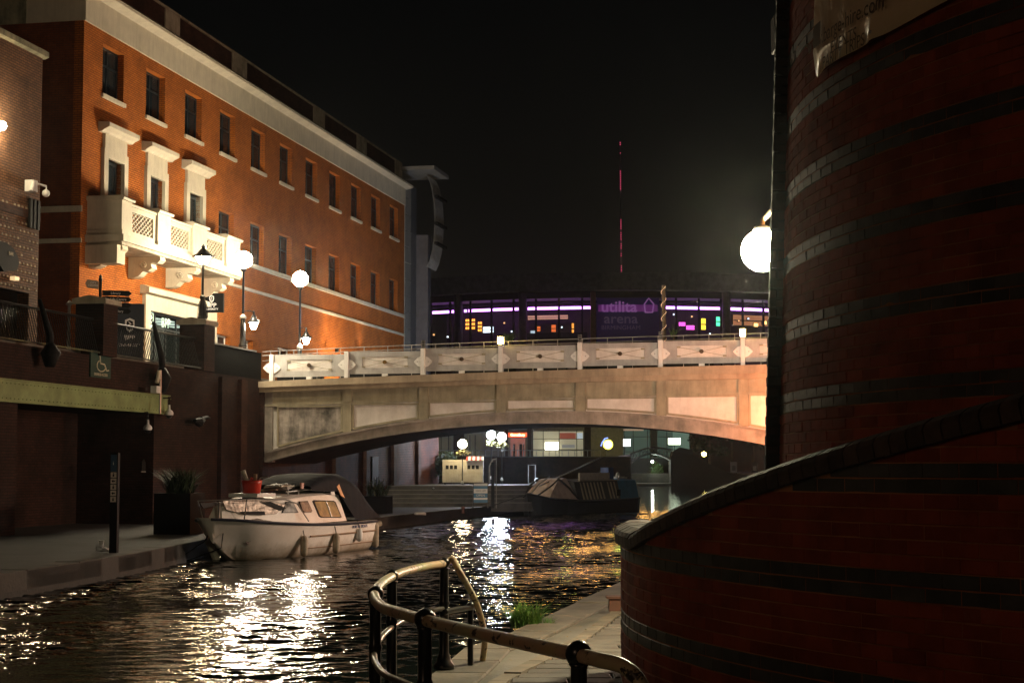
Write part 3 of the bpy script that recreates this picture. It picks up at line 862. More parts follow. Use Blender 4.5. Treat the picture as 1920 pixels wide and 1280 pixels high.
def dome_cam(x, y, label):
    a, z = RET.hit(x, y, -.35)
    t = fthing(RET, 'dome_camera', label, 'security camera', a, -.35, z, 'dome cameras on the quay wall')
    MB().lathe([(.12, 0), (.13, .06), (.10, .12), (.04, .17), (.03, .3)], 12).obj('housing', WHITEP, t, True)
    MB().ball((0, 0, 0), .1, 12, 8).obj('dome', BLACK, t, True)
    MB().tube([(0, 0, .28), (0, 0, .5), (0, .35, .5)], .02, 6).obj('bracket', BLACKM, t)
dome_cam(317, 778, 'white dome camera hanging from the end of the green beam')
dome_cam(277, 806, 'small dome camera under the green beam inside the recess edge')
a, z = RET.hit(298, 690, -.5)
t = fthing(RET, 'box_camera', 'pale bullet camera on a short pole above the green beam end', 'security camera', a, -.5, z - .4)
MB().tube([(.12, 0, -.9), (.12, 0, .35)], .03, 8).obj('pole', METAL, t)
MB().tube([(-.12, 0, -.02), (.02, 0, .32)], .055, 10).obj('body', IW, t)
MB().box(.02, .12, -.02, .02, .1, .16).obj('arm', METAL, t)
MB().box(-.28, 0, -.06, .12, -.32, -.12).obj('junction_box', WHITEP, t)
a, z = RET.hit(267, 872)
t = fthing(RET, 'wall_plaque', 'small dark plaque with pale edging on the quay wall', 'plaque', a, -.02, z)
MB().prism([(-.13, -.16), (.13, -.16), (.13, .08), (0, .2), (-.13, .08)], -.02, .01).obj('plate', BLACKM, t)
MB().box(-.14, .14, -.03, -.0, -.2, -.165).obj('edging', METAL, t)
a, z = RET.hit(380, 786, -.3)
t = fthing(RET, 'wall_bracket_lamp', 'unlit dark long bracket lamp on the quay wall', 'lamp', a, -.3, z)
MB().tube([(1.2, .25, .08), (.5, .05, .08), (-.1, 0, .02)], .05, 8, rs=[.04, .05, .06]).obj('arm', BLACKM, t)
MB().tube([(.1, 0, -.02), (-.4, -.05, -.1), (-.75, -.05, -.06)], .1, 8, rs=[.06, .15, .06]).obj('head', BLACKM, t)

# planters with plants against the wall
for i, (xp, yp, w_, h_) in enumerate(((336, 1000, .95, 1.0), (707, 962, .9, .62))):
    base = at_z(xp, yp, .38)
    t = thing('planter', ('black square planter with a spiky plant against the dark wall', 'black square planter beyond the stern of the white boat')[i], 'planter', base, RET.rot, 'black planters on the left quay')
    MB().box(-w_ / 2, w_ / 2, -w_ / 2, w_ / 2, 0, h_).obj('tub', BLACKM, t)
    m = MB(); blades(m, (0, 0, h_), 260 if i == 0 else 90, .62, .35, .02, droop=1.2)
    m.obj('foliage', LEAFD, t)

# litter by the way marker, and way marker
b0 = at_z(212, 1036, .4)
t = thing('way_marker', 'slim black way marker post with a column of white pictogram tiles', 'sign post', b0, -.1)
H = (1036 - 850) / 3150 * b0.y
MB().box(-.06, .085, -.06, .06, 0, H).obj('post', BLACKM, t)
MB().box(-.055, .065, -.066, -.061, H - .36, H - .04).obj('blue_panel', mat('blue_panel', (.03, .07, .13), .5), t)
text('lettering', 'i', .1, WHITEP, t, 0, -.07, H - .2)
icons = '?\u2192+\u2190'
for k in range(5):
    zc = H - .42 - k * .115
    MB().box(-.05, .06, -.068, -.061, zc - .05, zc + .05).obj('pictogram_tile', mat('tile_white', (.65, .55, .5), .5), t)
    if k % 2: MB().prism([(-.03, zc), (.005, zc + .03), (.005, zc + .01), (.04, zc + .01), (.04, zc - .01), (.005, zc - .01), (.005, zc - .03)], -.073, -.069).obj('arrow', BLACKM, t)
    else:
        MB().box(-.01, .02, -.073, -.069, zc - .03, zc + .012).ball((.005, -.071, zc + .028), .012, 8, 5).obj('pictogram', BLACKM, t)
b0 = at_z(190, 1034, .4)
t = thing('litter_pile', 'crumpled clear bag and cup lying by the way marker', 'litter', b0, 0)
m = MB().ball((0, 0, .06), .12, 12, 7, .5)
m.v = [(v[0] + random.uniform(-.03, .03), v[1] + random.uniform(-.03, .03), max(0, v[2] + random.uniform(-.03, .03))) for v in m.v]
m.obj('bag', glass('clear_plastic', (.5, .5, .5), .6, .2), t)
MB().lathe([(.04, .1), (.05, .22)], 10).obj('cup', WHITEP, t)

# ---- left building
LBx1, LBz = RET.hit(80, 110, 2.6)
LBx0 = -45
L = fthing(RET, 'corner_building', 'brick corner building at the left edge with patterned courses, wall light and cameras', 'building', LBx1, 2.6, DECK)
dxa = RET.hit(54, 560, 2.6)[0] - LBx1
dzt = RET.hit(30, 545, 2.6)[1] - DECK
TB = LBz - DECK
MB().box(-45, dxa, 0, .4, dzt, TB).box(dxa, 0, 0, .4, 0, TB).obj('wall', LB, L)
MB().box(-.4, 0, .4, 8, 0, TB).obj('side_wall', DB, L)
MB().box(-45, dxa, .35, .4, 0, dzt).obj('shutter', BLACKM, L)
MB().xprism([(0, TB), (-.12, TB + .05), (-.12, TB + .2), (0, TB + .28), (8, TB + .28), (8, TB)], -45, .15).obj('coping', CREAMD, L)
# rows of paler header bricks, proud of the wall
hb = MB().bbox(-.05, .05, -.018, 0, -.03, .03, .004).mesh('header_brick', mat('pale_header', (.38, .30, .20), .8, rnd=.35))
zt_, zb_ = RET.hit(40, 300, 2.6)[1] - DECK, dzt
nrow = 0
zr = dzt + .12
cnt = 0
zmax = RET.hit(40, 385, 2.6)[1] - DECK
while zr < zmax and cnt < 300:
    xk = -.12 - (nrow % 2) * .1
    while xk > RET.hit(-12, 400, 2.6)[0] - LBx1 and cnt < 300:
        if random.random() > .12:
            link('header_brick', hb, L, loc=(xk, 0, zr)); cnt += 1
        xk -= .22
    zr += .225; nrow += 1
for yb in (405,):
    zz = RET.hit(40, yb, 2.6)[1] - DECK
    m = MB()
    MB().box(-6, -.02, -.05, -.001, zz - .02, zz + .22).obj('soldier_course', DB, L)
    # vertical brackets
for k in range(3):
    MB().box(-.75 + k * .22, -.62 + k * .22, -.12, -.052, RET.hit(60, 430, 2.6)[1] - DECK, RET.hit(60, 375, 2.6)[1] - DECK).obj('conduit', BLACKM, L)
x, z = RET.hit(3, 236, 2.3)
t = fthing(RET, 'wall_light', 'bright floodlight bulb on the left building shining on orange brick', 'wall lamp', x, 2.3, z)
MB().ball((0, 0, 0), .13, 16, 10).obj('bulb', emit('flood_bulb', (1, .80, .48), 450), t, True)
MB().tube([(-.02, .28, .0), (-.02, .2, .16), (0, .06, .16)], .02, 6).obj('arm', BLACKM, t)
x, z = RET.hit(75, 352, 2.2)
t = fthing(RET, 'camera_cluster', 'white camera bracket with dome and bullet cameras on the left building corner', 'security camera', x, 2.2, z)
MB().box(-.2, .05, .1, .36, -.12, .2).obj('box', WHITEP, t)
MB().tube([(0, .1, .12), (.35, 0, .1), (.36, 0, .0)], .03, 8).obj('arm', WHITEP, t)
MB().ball((.36, 0, -.1), .11, 12, 8).obj('dome', WHITEP, t, True)
MB().tube([(-.42, .05, -.15), (-.3, .05, .12)], .05, 8).obj('bullet_body', WHITEP, t)
x, z = RET.hit(15, 488, 2.2)
t = fthing(RET, 'round_hanging_sign', 'black rounded sign board on the left building with small lettering', 'sign', x, 2.1, z)
MB().prism([(-.9, -.1), (-.5, -.36), (.2, -.25), (.32, -.05), (.26, .1), (0, .32), (-.4, .42), (-.9, .42)], -.06, .1).obj('board', BLACKM, t)
text('lettering', 'BAR', .14, IW, t, -.15, -.07, .15)
MB().box(-.2, .1, .1, .5, -.02, .04).obj('bracket', BLACKM, t)
x, z = RET.hit(29, 522, 2.5)
t = fthing(RET, 'small_wall_light', 'small pale box light under the round sign', 'wall lamp', x, 2.5, z)
MB().box(-.12, .12, -.05, .1, -.05, .05).obj('diffuser', emit('small_box_light', (1, .7, .35), .8), t)
# tables glasses on the terrace (small shiny items near x=130)
x, z = RET.hit(130, 570, 1.0)
t = fthing(RET, 'terrace_heater', 'small chrome topped terrace fitting behind the left railing', 'fitting', x, 1.0, DECK)
MB().lathe([(.14, 0), (.05, .1), (.04, z - DECK - .05), (.1, z - DECK), (.02, z - DECK + .1)], 10).obj('body', METAL, t, True)

# ================================================================== ROAD BRIDGE
BR = fthing(BRG, 'arched_footbridge', 'cream and grey arched bridge with panelled sides crossing the canal', 'bridge', 0, 0, 0)
X0, X1 = -.6, 24.5
def curve_z(pts):
    def f(x):
        if x <= pts[0][0]: a, b_ = pts[0], pts[1]
        elif x >= pts[-1][0]: a, b_ = pts[-2], pts[-1]
        else:
            for a, b_ in zip(pts, pts[1:]):
                if a[0] <= x <= b_[0]: break
        return a[1] + (b_[1] - a[1]) * (x - a[0]) / (b_[0] - a[0])
    return f
def quadfit(pts):
    # least squares parabola
    S = [[sum(x ** (i + j) for x, _ in pts) for j in range(3)] for i in range(3)]
    T = [sum(z * x ** i for x, z in pts) for i in range(3)]
    M_ = Matrix(S); c = M_.inverted() @ Vector(T)
    return lambda x: c[0] + c[1] * x + c[2] * x * x
soff = quadfit([BRG.hit(*q) for q in [(508, 868), (560, 848), (650, 828), (740, 813), (860, 800), (1000, 795), (1100, 797), (1240, 806), (1340, 817), (1436, 832)]])
ribt = quadfit([BRG.hit(*q) for q in [(505, 848), (560, 828), (650, 808), (790, 786), (940, 776), (1080, 772), (1240, 777), (1340, 788), (1438, 808)]])
led = quadfit([BRG.hit(*q) for q in [(500, 735), (800, 727), (1100, 715), (1440, 710)]])
lip = quadfit([BRG.hit(*q) for q in [(510, 715), (793, 703), (1087, 694), (1393, 685)]])
strp = quadfit([BRG.hit(*q) for q in [(520, 757), (800, 750), (1100, 740), (1440, 735)]])
ptop = quadfit([BRG.hit(*q) for q in [(512, 669), (650, 661), (793, 656), (940, 651), (1087, 646), (1239, 641), (1393, 636)]])
posts = [.42 + 2.677 * k for k in range(0, 9)]
def ribbon(name, m, f0, f1, y0, y1, x0, x1, n_=30, par=BR):
    mb = MB()
    for i in range(n_):
        a, b_ = x0 + (x1 - x0) * i / n_, x0 + (x1 - x0) * (i + 1) / n_
        mb.add([(a, y0, f0(a)), (b_, y0, f0(b_)), (b_, y0, f1(b_)), (a, y0, f1(a)), (a, y1, f0(a)), (b_, y1, f0(b_)), (b_, y1, f1(b_)), (a, y1, f1(a))],
               [(0, 1, 2, 3), (7, 6, 5, 4), (0, 4, 5, 1), (3, 2, 6, 7)] + ([(0, 3, 7, 4)] if i == 0 else []) + ([(1, 5, 6, 2)] if i == n_ - 1 else []))
    return mb.obj(name, m, par)
BW_ = 6.0
ribbon('arch_barrel', DB, lambda x: soff(x) + .02, lambda x: min(ribt(x), 5) , .25, BW_, X0, X1)
ribbon('arch_rib', BRIB, soff, lambda x: ribt(x) - .06, -.10, .28, .2, X1)
ribbon('rib_moulding', BRIB, lambda x: ribt(x) - .06, ribt, -.16, .2, .2, X1)
ribbon('spandrel', BPANEL, ribt, lambda x: led(x), .06, .3, .1, X1)
ribbon('frieze_beam', BOLIVE, strp, led, -.0, .2, .1, X1)
ribbon('frieze_rail', BOLIVE, lambda x: strp(x) - .07, strp, -.04, .2, .1, X1)
ribbon('cornice', BCORN, led, lambda x: led(x) + .16, -.22, .4, X0 + .45, X1)
ribbon('cornice_top', BCORN, lambda x: led(x) + .16, lip, -.32, .4, X0 + .45, X1)
ribbon('deck', PAVE, lambda x: lip(x) - .35, lambda x: lip(x) - .05, .4, BW_, X0 - .5, X1)
MB().box(-.25, .42, -.02, .3, 2.2, led(0)).obj('end_pier', BRIB, BR)
# spandrel panels framed by pilasters
for k in range(8):
    a, b_ = posts[k], posts[k + 1]
    c0, c1 = a + .23, b_ - .23
    stn = BSTAIN if k == 0 else BPANEL
    def edge(x, d=.0): return ribt(x) + .05 + d
    mb = MB(); N = 8
    top = min(strp(c0), strp(c1)) - .12
    low = [(c0 + (c1 - c0) * i / N, edge(c0 + (c1 - c0) * i / N, .06)) for i in range(N + 1)]
    po = mb.prism([(x_, z_) for x_, z_ in low] + [(c1, top), (c0, top)], .0, .055).obj('spandrel_panel', stn, BR, label='stained render panel at the left end' if k == 0 else None)
    # raised frame
    fm = MB()
    for i in range(N):
        (xa, za), (xb, zb) = low[i], low[i + 1]
        fm.add([(xa, -.05, za - .07), (xb, -.05, zb - .07), (xb, -.05, zb), (xa, -.05, za), (xa, .05, za - .07), (xb, .05, zb - .07), (xb, .05, zb), (xa, .05, za)],
               [(0, 1, 2, 3), (3, 2, 6, 7), (4, 5, 1, 0)])
    fm.box(c0 - .06, c0, -.05, .05, low[0][1] - .05, top + .06).box(c1, c1 + .06, -.05, .05, low[-1][1] - .05, top + .06).box(c0, c1, -.048, .05, top, top + .06)
    fm.obj('panel_frame', BOLIVE, po)
    zlo = ribt(a)
    if 0 < k:
        MB().box(a - .16, a + .16, -.07, .06, ribt(a) + .0, strp(a) - .07).obj('pilaster', BOLIVE, BR)
        MB().box(a - .16, a + .16, -.06, .06, strp(a) + .003, led(a)).obj('frieze_block', BOLIVE, BR)
# parapet: posts, lugs, panels with rods and boss
lug = [(0, .30), (.10, .24), (.24, .03), (.24, -.03), (.10, -.24), (0, -.30)]
for k in range(9):
    xp = posts[k]; zb, zt = lip(xp) + .0, ptop(xp) + .05
    po = MB().box(xp - .07, xp + .07, -.20, -.02, zb, zt).obj('parapet_post', WHITEP, BR)
    zc = (zb + zt) / 2
    for s in (-1, 1):
        MB().prism([(xp + s * .072 + s * q, zc + r_ * .62) for q, r_ in (lug if s > 0 else lug[::-1])], -.14, -.10).obj('lug', WHITEP, po)
        MB().tube([(xp + s * .19, -.155, zc), (xp + s * .19, -.14, zc)], .02, 8).obj('bolt', GREYP, po)
    if k < 8:
        xa, xb = xp + .08, posts[k + 1] - .08
        za, zb_ = lip(xp + 1.3) + .10, ptop(xp + 1.3)
        mb = MB()
        ia, ib = xa + .46, xb - .46
        i0, i1 = za + .20, zb_ - .17
        e0, e1 = (ptop(xa) - ptop(xb)) / 2, 0
        mb.box(xa, xb, -.10, -.05, za, i0).box(xa, xb, -.10, -.05, i1, zb_).box(xa, ia, -.10, -.05, i0, i1).box(ib, xb, -.10, -.05, i0, i1)
        po = mb.obj('parapet_panel', GREYP, BR)
        MB().box(ia, ib, -.07, -.06, i0, i1).obj('infill', BPANEL, po)
        cx, cz = (xa + xb) / 2, (i0 + i1) / 2
        for (qx, qz) in ((ia + .05, i0 + .04), (ib - .05, i0 + .04), (ia + .05, i1 - .04), (ib - .05, i1 - .04)):
            MB().tube([(cx, -.105, cz), (qx, -.105, qz)], .007, 5).obj('tie_rod', BOLIVE, po)
            MB().prism([(qx - .06, qz - .028), (qx + .06, qz - .028), (qx + .06, qz + .028), (qx - .06, qz + .028)], -.12, -.101).obj('corner_plate', BOLIVE, po)
        MB().tube([(cx, -.16, cz), (cx, -.10, cz)], .07, 12).obj('boss', mat('bronze_boss', (.10, .065, .04), .4, .6) if k != 1 else mat('gilded_boss', (.9, .62, .25), .25, .9), po)
        MB().box(cx - .09, cx + .09, -.16, -.04, lip(cx) - .0, za - .003).obj('foot', WHITEP, po)
# bridge lanterns on posts
def bridge_lantern(k, label):
    xp = posts[k]; z = ptop(xp) + .05
    t = fthing(BRG, 'bridge_lantern', label, 'lamp', xp, -.11, z, 'square yellow lanterns on the bridge posts')
    MB().box(-.10, .10, -.10, .10, 0, .04).obj('base', BLACK, t)
    MB().box(-.075, .075, -.075, .075, .04, .27).obj('lantern_glass', emit('bridge_yellow', (1, .66, .18), 130), t)
    for sx_ in (-1, 1):
        for sy in (-1, 1):
            MB().tube([(sx_ * .10, sy * .10, .04), (sx_ * .10, sy * .10, .28)], .012, 5).obj('cage_bar', BLACK, t)
    MB().lathe([(.15, .28), (.13, .31), (.02, .37)], 8).obj('cap', BLACK, t)
bridge_lantern(3, 'yellow square lantern on the bridge post below the glazed arena, left one')
bridge_lantern(6, 'yellow square lantern on the bridge post beside the round tower')
for k in (2, 4, 5):
    xp = posts[k]; z = ptop(xp) + .05
    t = fthing(BRG, 'post_finial', ('slatted dark finial on the third bridge post', '', 'slatted dark finial on the bridge post below the lettered banner', 'slatted dark finial on the bridge post next to the wrapped trunk')[k - 2], 'post', xp, -.11, z, 'slatted finials on the bridge posts')
    for j in range(5): MB().box(-.06, .06, -.06, .06, .02 + j * .055, .045 + j * .055).obj('slat', METAL, t)
    MB().box(-.035, .035, -.035, .035, 0, .28).obj('core', BLACKM, t)
# back railing on the far side of the deck with planters
t = fthing(BRG, 'bridge_back_railing', 'thin metal railing along the top of the bridge above the parapet', 'railing', 0, .9, 5.2)
for zz_ in (.72, .9, 1.04): MB().tube([(x_, 0, ptop(x_) - 5.98 + zz_) for x_ in [i_ * .9 - .3 for i_ in range(28)]], .012, 5).obj('rail', GREYP, t)
me = MB().tube([(0, 0, 0), (0, 0, 1.06)], .014, 5).mesh('baluster', GREYP)
for i_ in range(30): link('baluster', me, t, loc=(i_ * .85, 0, ptop(i_ * .85) - 6.0))
rr = random.Random(3)
for i, xq in enumerate((.9, 3.2, 4.5, 7.3, 9.6, 11.9, 14.6)):
    t = fthing(BRG, 'planter_trough', ('low planter of clipped green at the bridge end below the second globe lamp', 'dark hedge trough left of the wall up-lights', 'dark hedge trough in front of the wall up-lights', 'low leafy trough before the first arena window', 'low leafy trough beneath the lettered banner, left half', 'low leafy trough beneath the lettered banner, right half', 'low leafy trough before the neon windows')[i], 'planter', xq, 1.5, ptop(xq) - .95, 'planter troughs behind the bridge parapet')
    MB().box(-.8, .8, -.2, .2, 0, .72).obj('trough', BLACKM, t)
    m = MB()
    for q in range(5): leaves(m, (-.6 + q * .3, 0, .82), (.24, .2, .16), 90, .09, rnd=rr)
    m.obj('foliage', LEAFD if i in (1, 2) else LEAF, t)

# ================================================================== ARENA
AY = 115; AR = 26.0; ACX = 8.0
AK = 2.6   # the arena is far off and large
def ak(x, y, z): return (x * AK, y * AK, EYE + (z - EYE) * AK)
AR_T = thing('arena', 'curved glass fronted arena with a purple light line behind the bridge', 'building', ak(ACX, AY + AR, DECK), 0)
AR_T.scale = (AK, AK, AK)
def apt(px_, py_, rad=0):
    """angle on the arena drum hit by photo pixel"""
    r = ray(px_, py_); Rr = AR + rad
    cx, cy = ACX, AY + AR
    a = r.x ** 2 + r.y ** 2; b_ = -2 * (r.x * cx + r.y * cy); c = cx * cx + cy * cy - Rr * Rr
    D = b_ * b_ - 4 * a * c
    k = (-b_ - math.sqrt(max(D, 0))) / 2 / a
    return math.atan2(r.x * k - cx, cy - r.y * k), EYE + r.z * k - DECK
def drum(name, m, a0, a1, r0, r1, z0, z1, n_=None, par=AR_T, kind=None):
    n_ = n_ or max(2, int(abs(a1 - a0) / .06)); mb = MB()
    for i in range(n_):
        p, q = a0 + (a1 - a0) * i / n_, a0 + (a1 - a0) * (i + 1) / n_
        P = lambda A, r_, z: (r_ * math.sin(A), -r_ * math.cos(A), z)
        mb.add([P(p, r1, z0), P(q, r1, z0), P(q, r1, z1), P(p, r1, z1), P(p, r0, z0), P(q, r0, z0), P(q, r0, z1), P(p, r0, z1)],
               [(0, 1, 2, 3), (7, 6, 5, 4), (0, 4, 5, 1), (3, 2, 6, 7), (0, 3, 7, 4), (1, 5, 6, 2)])
    return mb.obj(name, m, par, kind=kind)
aL, aR_ = -.62, .75
ROOF = mat('arena_roof', (.55, .55, .56), .6, var=.3)
drum('roof_fascia', ROOF, aL, aR_, 20, AR + 1.2, 8.95, 10.15)
drum('roof_soffit', mat('arena_soffit', (.06, .055, .06), .7), aL, aR_, 20, AR + .4, 8.5, 8.95)
drum('podium', DB, aL, aR_, 18, AR + .2, -3.5, 0)
drum('back_wall', mat('arena_inner', (.13, .10, .10), .8), aL, aR_, 21.8, 22, 0, 8.5)
PUR = emit('purple_led', (.66, .24, 1), 8)
zl = apt(1000, 577)[1]
npane = 22
for i in range(npane):
    a0, a1 = aL + (aR_ - aL) * i / npane, aL + (aR_ - aL) * (i + 1) / npane
    po = drum('glass_pane', AGLS, a0 + .001, a1 - .001, AR - .05, AR - .03, 0, 8.3, 2)
    drum('mullion', BLACKM, a0 - .0025, a0 + .0025, AR - .08, AR + .05, 0, 8.5, 1)
drum('transom', BLACKM, aL, aR_, AR - .08, AR + .03, 8.2, 8.32)
# LED strip segments, broken behind columns and the banner
for a, b_ in ((795, 858), (864, 868), (872, 978), (986, 1107), (1252, 1357), (1374, 1452), (1470, 1560)):
    drum('led_strip', PUR, apt(a, 578)[0], apt(b_, 578)[0], AR - .6, AR - .5, zl - .09, zl + .09)
for a, w_ in ((859, .3), (980, .28), (1362, .3)):
    A = apt(a, 600, .5)[0]
    MB().tube([((AR + .5) * math.sin(A), -(AR + .5) * math.cos(A), 0), ((AR + .5) * math.sin(A), -(AR + .5) * math.cos(A), 8.95)], w_, 12).obj('column', mat('column_grey', (.13, .10, .10), .6), AR_T)
A = apt(1112, 600, .6)[0]
MB().box(-.17, .17, -.17, .17, 0, 8.85).obj('brick_column', mat('orange_brick_column', (.5, .21, .10), .7), AR_T, loc=((AR + .6) * math.sin(A), -(AR + .6) * math.cos(A), 0))  # plain orange brick base colour
# banner
A0, A1 = apt(1119, 600, .12)[0], apt(1236, 600, .12)[0]
zt, zb = apt(1170, 553, .12)[1], apt(1170, 640, .12)[1]
drum('banner', emit('banner_navy', (.05, .02, .16), .055), A0, A1, AR + .1, AR + .12, zb, zt, 4)
z5, z6 = apt(1170, 571, .12)[1], apt(1170, 584, .12)[1]
drum('banner_stripe', emit('banner_stripe_glow', (.24, .035, .28), .26), A0 + .004, A1 - .004, AR + .125, AR + .13, z6, z5, 4)
Am = (A0 + A1) / 2; Wb = (A1 - A0) * AR
BTXT = emit('banner_text', (.36, .13, .42), .4); BTX2 = emit('banner_text_dim', (.20, .13, .28), .14)
def on_drum(A, rad): return ((AR + rad) * math.sin(A), -(AR + rad) * math.cos(A))
ba = bpy.data.objects.new('banner_lettering', None); col.objects.link(ba); ba.parent = AR_T; bx_, by_ = on_drum(Am, .2); ba.location = (bx_, by_, 0); ba.rotation_euler = (0, 0, Am)
text('word', 'utilita', 1.05, BTXT, ba, -.62, 0, (z5 + z6) / 2 + .06, bold=.02, sx=1.05)
text('word', 'arena', .95, BTX2, ba, -.5, 0, z6 - .52, bold=.012, sx=1.1)
text('word', 'BIRMINGHAM', .42, BTX2, ba, -.5, 0, z6 - 1.12, sx=1.05)
hx = 1.42; hz = (z5 + z6) / 2 + .12
MB().tube([(hx - .25, 0, hz - .42), (hx - .30, 0, hz + .15), (hx, 0, hz + .55), (hx + .34, 0, hz + .15), (hx + .25, 0, hz - .42), (hx - .25, 0, hz - .42)], .055, 6).obj('house_emblem', BTXT, ba)
# interior: lit signs, screens, counters seen through the glass
def inner(name, px0, px1, py0, py1, m, label, cat, depth=-2.0, group=None, grid=None):
    A0_, z1_ = apt(px0, py0, depth); A1_, z0_ = apt(px1, py1, depth)
    Am_ = (A0_ + A1_) / 2; W_ = (A1_ - A0_) * (AR + depth); x_, y_ = on_drum(Am_, depth)
    t = thing(name, label, cat, ak(ACX + x_, AY + AR + y_, DECK + z0_), Am_, group); t.scale = (AK, AK, AK)
    H_ = z1_ - z0_
    if grid:
        nx, nz = grid
        MB().box(-W_ / 2, W_ / 2, .02, .1, 0, H_).obj('frame', mat('amber_board', (.30, .12, .03), .6), t)
        for i in range(nx):
            for j in range(nz):
                MB().box(-W_ / 2 + W_ * (i + .2) / nx, -W_ / 2 + W_ * (i + .8) / nx, -.05, .0, H_ * (j + .2) / nz, H_ * (j + .75) / nz).obj('lit_cell', m, t)
    else:
        MB().box(-W_ / 2 - .04, W_ / 2 + .04, .03, .12, -.04, H_ + .04).obj('frame', BLACKM, t)
        MB().box(-W_ / 2, W_ / 2, -.02, .028, 0, H_).obj('face', m, t)
        MB().box(-W_ / 2, W_ / 2, -.035, -.022, H_ * .42, H_ * .52).obj('divider', BLACKM, t)
    return t
AMB = emit('amber_cell', (1, .42, .05), 3.2); MAG = emit('magenta_neon', (1, .12, .75), 2.6); YEL = emit('yellow_neon', (1, .75, .05), 2.6)
ORS = emit('orange_screen', (1, .22, .04), 1.0); WHS = emit('white_spot', (.75, .9, 1), 3.2); GRN = emit('green_neon', (.1, 1, .45), 2.4); DOR = emit('warm_interior', (.85, .40, .12), .42)
inner('amber_light_wall', 873, 891, 597, 618, AMB, 'grid of amber lights behind the arena glass, larger one', 'light panel', grid=(5, 3))
inner('amber_light_wall', 896, 904, 602, 622, AMB, 'narrow grid of amber lights right of the larger amber grid', 'light panel', grid=(2, 3))
inner('yellow_oval_sign', 793, 804, 607, 613, YEL, 'small yellow oval sign at the far left of the arena glass', 'neon sign')
inner('pink_neon_sign', 794, 804, 617, 623, MAG, 'small pink neon sign below the yellow oval sign', 'neon sign')
inner('white_spotlight', 906, 925, 613, 623, WHS, 'white blurred light cluster behind the arena glass', 'light')
inner('ceiling_strip', 990, 1065, 592, 598, emit('strip_warm', (1, .6, .3), .45), 'long pale ceiling strip in the bar behind the glass', 'light')
inner('orange_screen', 1005, 1013, 612, 621, ORS, 'small orange screen left of the taller one in the bar', 'screen')
inner('orange_screen', 1034, 1042, 609, 622, ORS, 'taller orange screen in the bar behind the glass', 'screen')
inner('orange_lamp', 1072, 1076, 606, 626, emit('orange_lamp_e', (1, .4, .05), 1.6), 'thin upright orange lamp near the brick column', 'light')
inner('white_display', 995, 1004, 620, 636, emit('silver_disp', (.6, .8, .8), 1.0), 'silvery glinting display near the round column', 'display')
inner('pink_neon_sign', 1273, 1285, 604, 611, MAG, 'pink neon sign nearest the wrapped trunk', 'neon sign')
inner('pink_neon_sign', 1287, 1302, 610, 618, MAG, 'pink neon box right of the first neon sign', 'neon sign')
inner('yellow_neon_sign', 1315, 1323, 597, 618, YEL, 'upright yellow neon sign in the arena window', 'neon sign')
inner('green_neon_sign', 1343, 1352, 594, 611, GRN, 'green and white neon shape right of the yellow sign', 'neon sign')
inner('pink_pillar_light', 1357, 1362, 600, 622, emit('pink_pillar', (.9, .08, .4), 1.2), 'tall pink lit strip beside the column', 'light')
inner('warm_room', 1374, 1445, 590, 612, DOR, 'warm orange lit room at the right of the arena', 'room', -3.0)
inner('warm_room_lamp', 1414, 1421, 606, 612, emit('amber_ball', (1, .6, .15), 6), 'amber ball light in the warm room, left', 'light', -1.5, 'amber ball lights')
inner('warm_room_lamp', 1430, 1437, 602, 608, MATS['amber_ball'], 'amber ball light in the warm room, right', 'light', -1.5, 'amber ball lights')
for k, (a, b_, w_) in enumerate(((812, 626, 'low behind the leftmost arena pane'), (838, 630, 'near the floor left of the first grey column'), (944, 604, 'right of the white light cluster'), (958, 620, 'above the small potted palm'), (1020, 628, 'below and between the two orange screens'), (1052, 612, 'right of the taller orange screen'), (1090, 622, 'left of the brick column'), (1262, 588, 'just right of the wrapped trunk under the purple line'), (1296, 592, 'above the pink neon box'), (1330, 624, 'below and right of the yellow neon sign'), (1384, 600, 'at the left of the warm orange room'), (1402, 596, 'high in the middle of the warm orange room'))):
    inner('bar_lamp', a, a + 2.6, b_, b_ + 2.6, (emit('bar_lamp_warm', (1, .55, .2), 2.2), WHS)[k % 2], ('small warm lamp ', 'small cool white lamp ')[k % 2] + w_, 'light', -1.6, 'small lamps inside the arena bars')
inner('dark_counter', 990, 1100, 626, 640, mat('counter', (.04, .03, .03), .5), 'dark bar counter behind the arena glass', 'counter', -1.0)
# wrapped trunk with fairy lights and palms
xk_, zt_k = BRG.hit(1244, 535, 4.2); p = BRG.w(xk_, 4.2)
t = thing('wrapped_trunk', 'slim tree trunk wound with warm fairy lights in front of the arena', 'tree', (p.x, p.y, DECK), 0)
zt = zt_k - DECK
MB().tube([(0, 0, 0), (.02, 0, zt * .5), (0, 0, zt)], .07, 10).obj('trunk', mat('trunk_bark', (.16, .11, .07), .9, bump=.02), t)
m = MB()
for i_ in range(80):
    a = i_ * .55; m.ball((.085 * math.cos(a), .085 * math.sin(a), zt * i_ / 80), .014, 6, 4)
m.obj('fairy_lights', emit('fairy', (1, .62, .32), 1.5), t, kind='stuff')
for i, (xp, yp) in enumerate(((955, 612), (1262, 600))):
    xk_, zt = BRG.hit(xp, yp, 3.0); p = BRG.w(xk_, 3.0)
    t = thing('potted_palm', ('small potted palm beside the left yellow bridge lantern', 'thin white lit plant stem beside the wrapped trunk')[i], 'plant', (p.x, p.y, DECK - .2), 0)
    MB().lathe([(.18, 0), (.24, .6)], 10).obj('pot', BLACKM, t)
    MB().tube([(0, 0, .5), (.03, 0, zt - DECK - .3)], .04, 6).obj('trunk', MATS['trunk_bark'], t)
    m = MB(); blades(m, (0, 0, zt - DECK - .4), 60 if i == 0 else 20, .45, .08, .02, droop=1.4); m.obj('crown', LEAF, t)

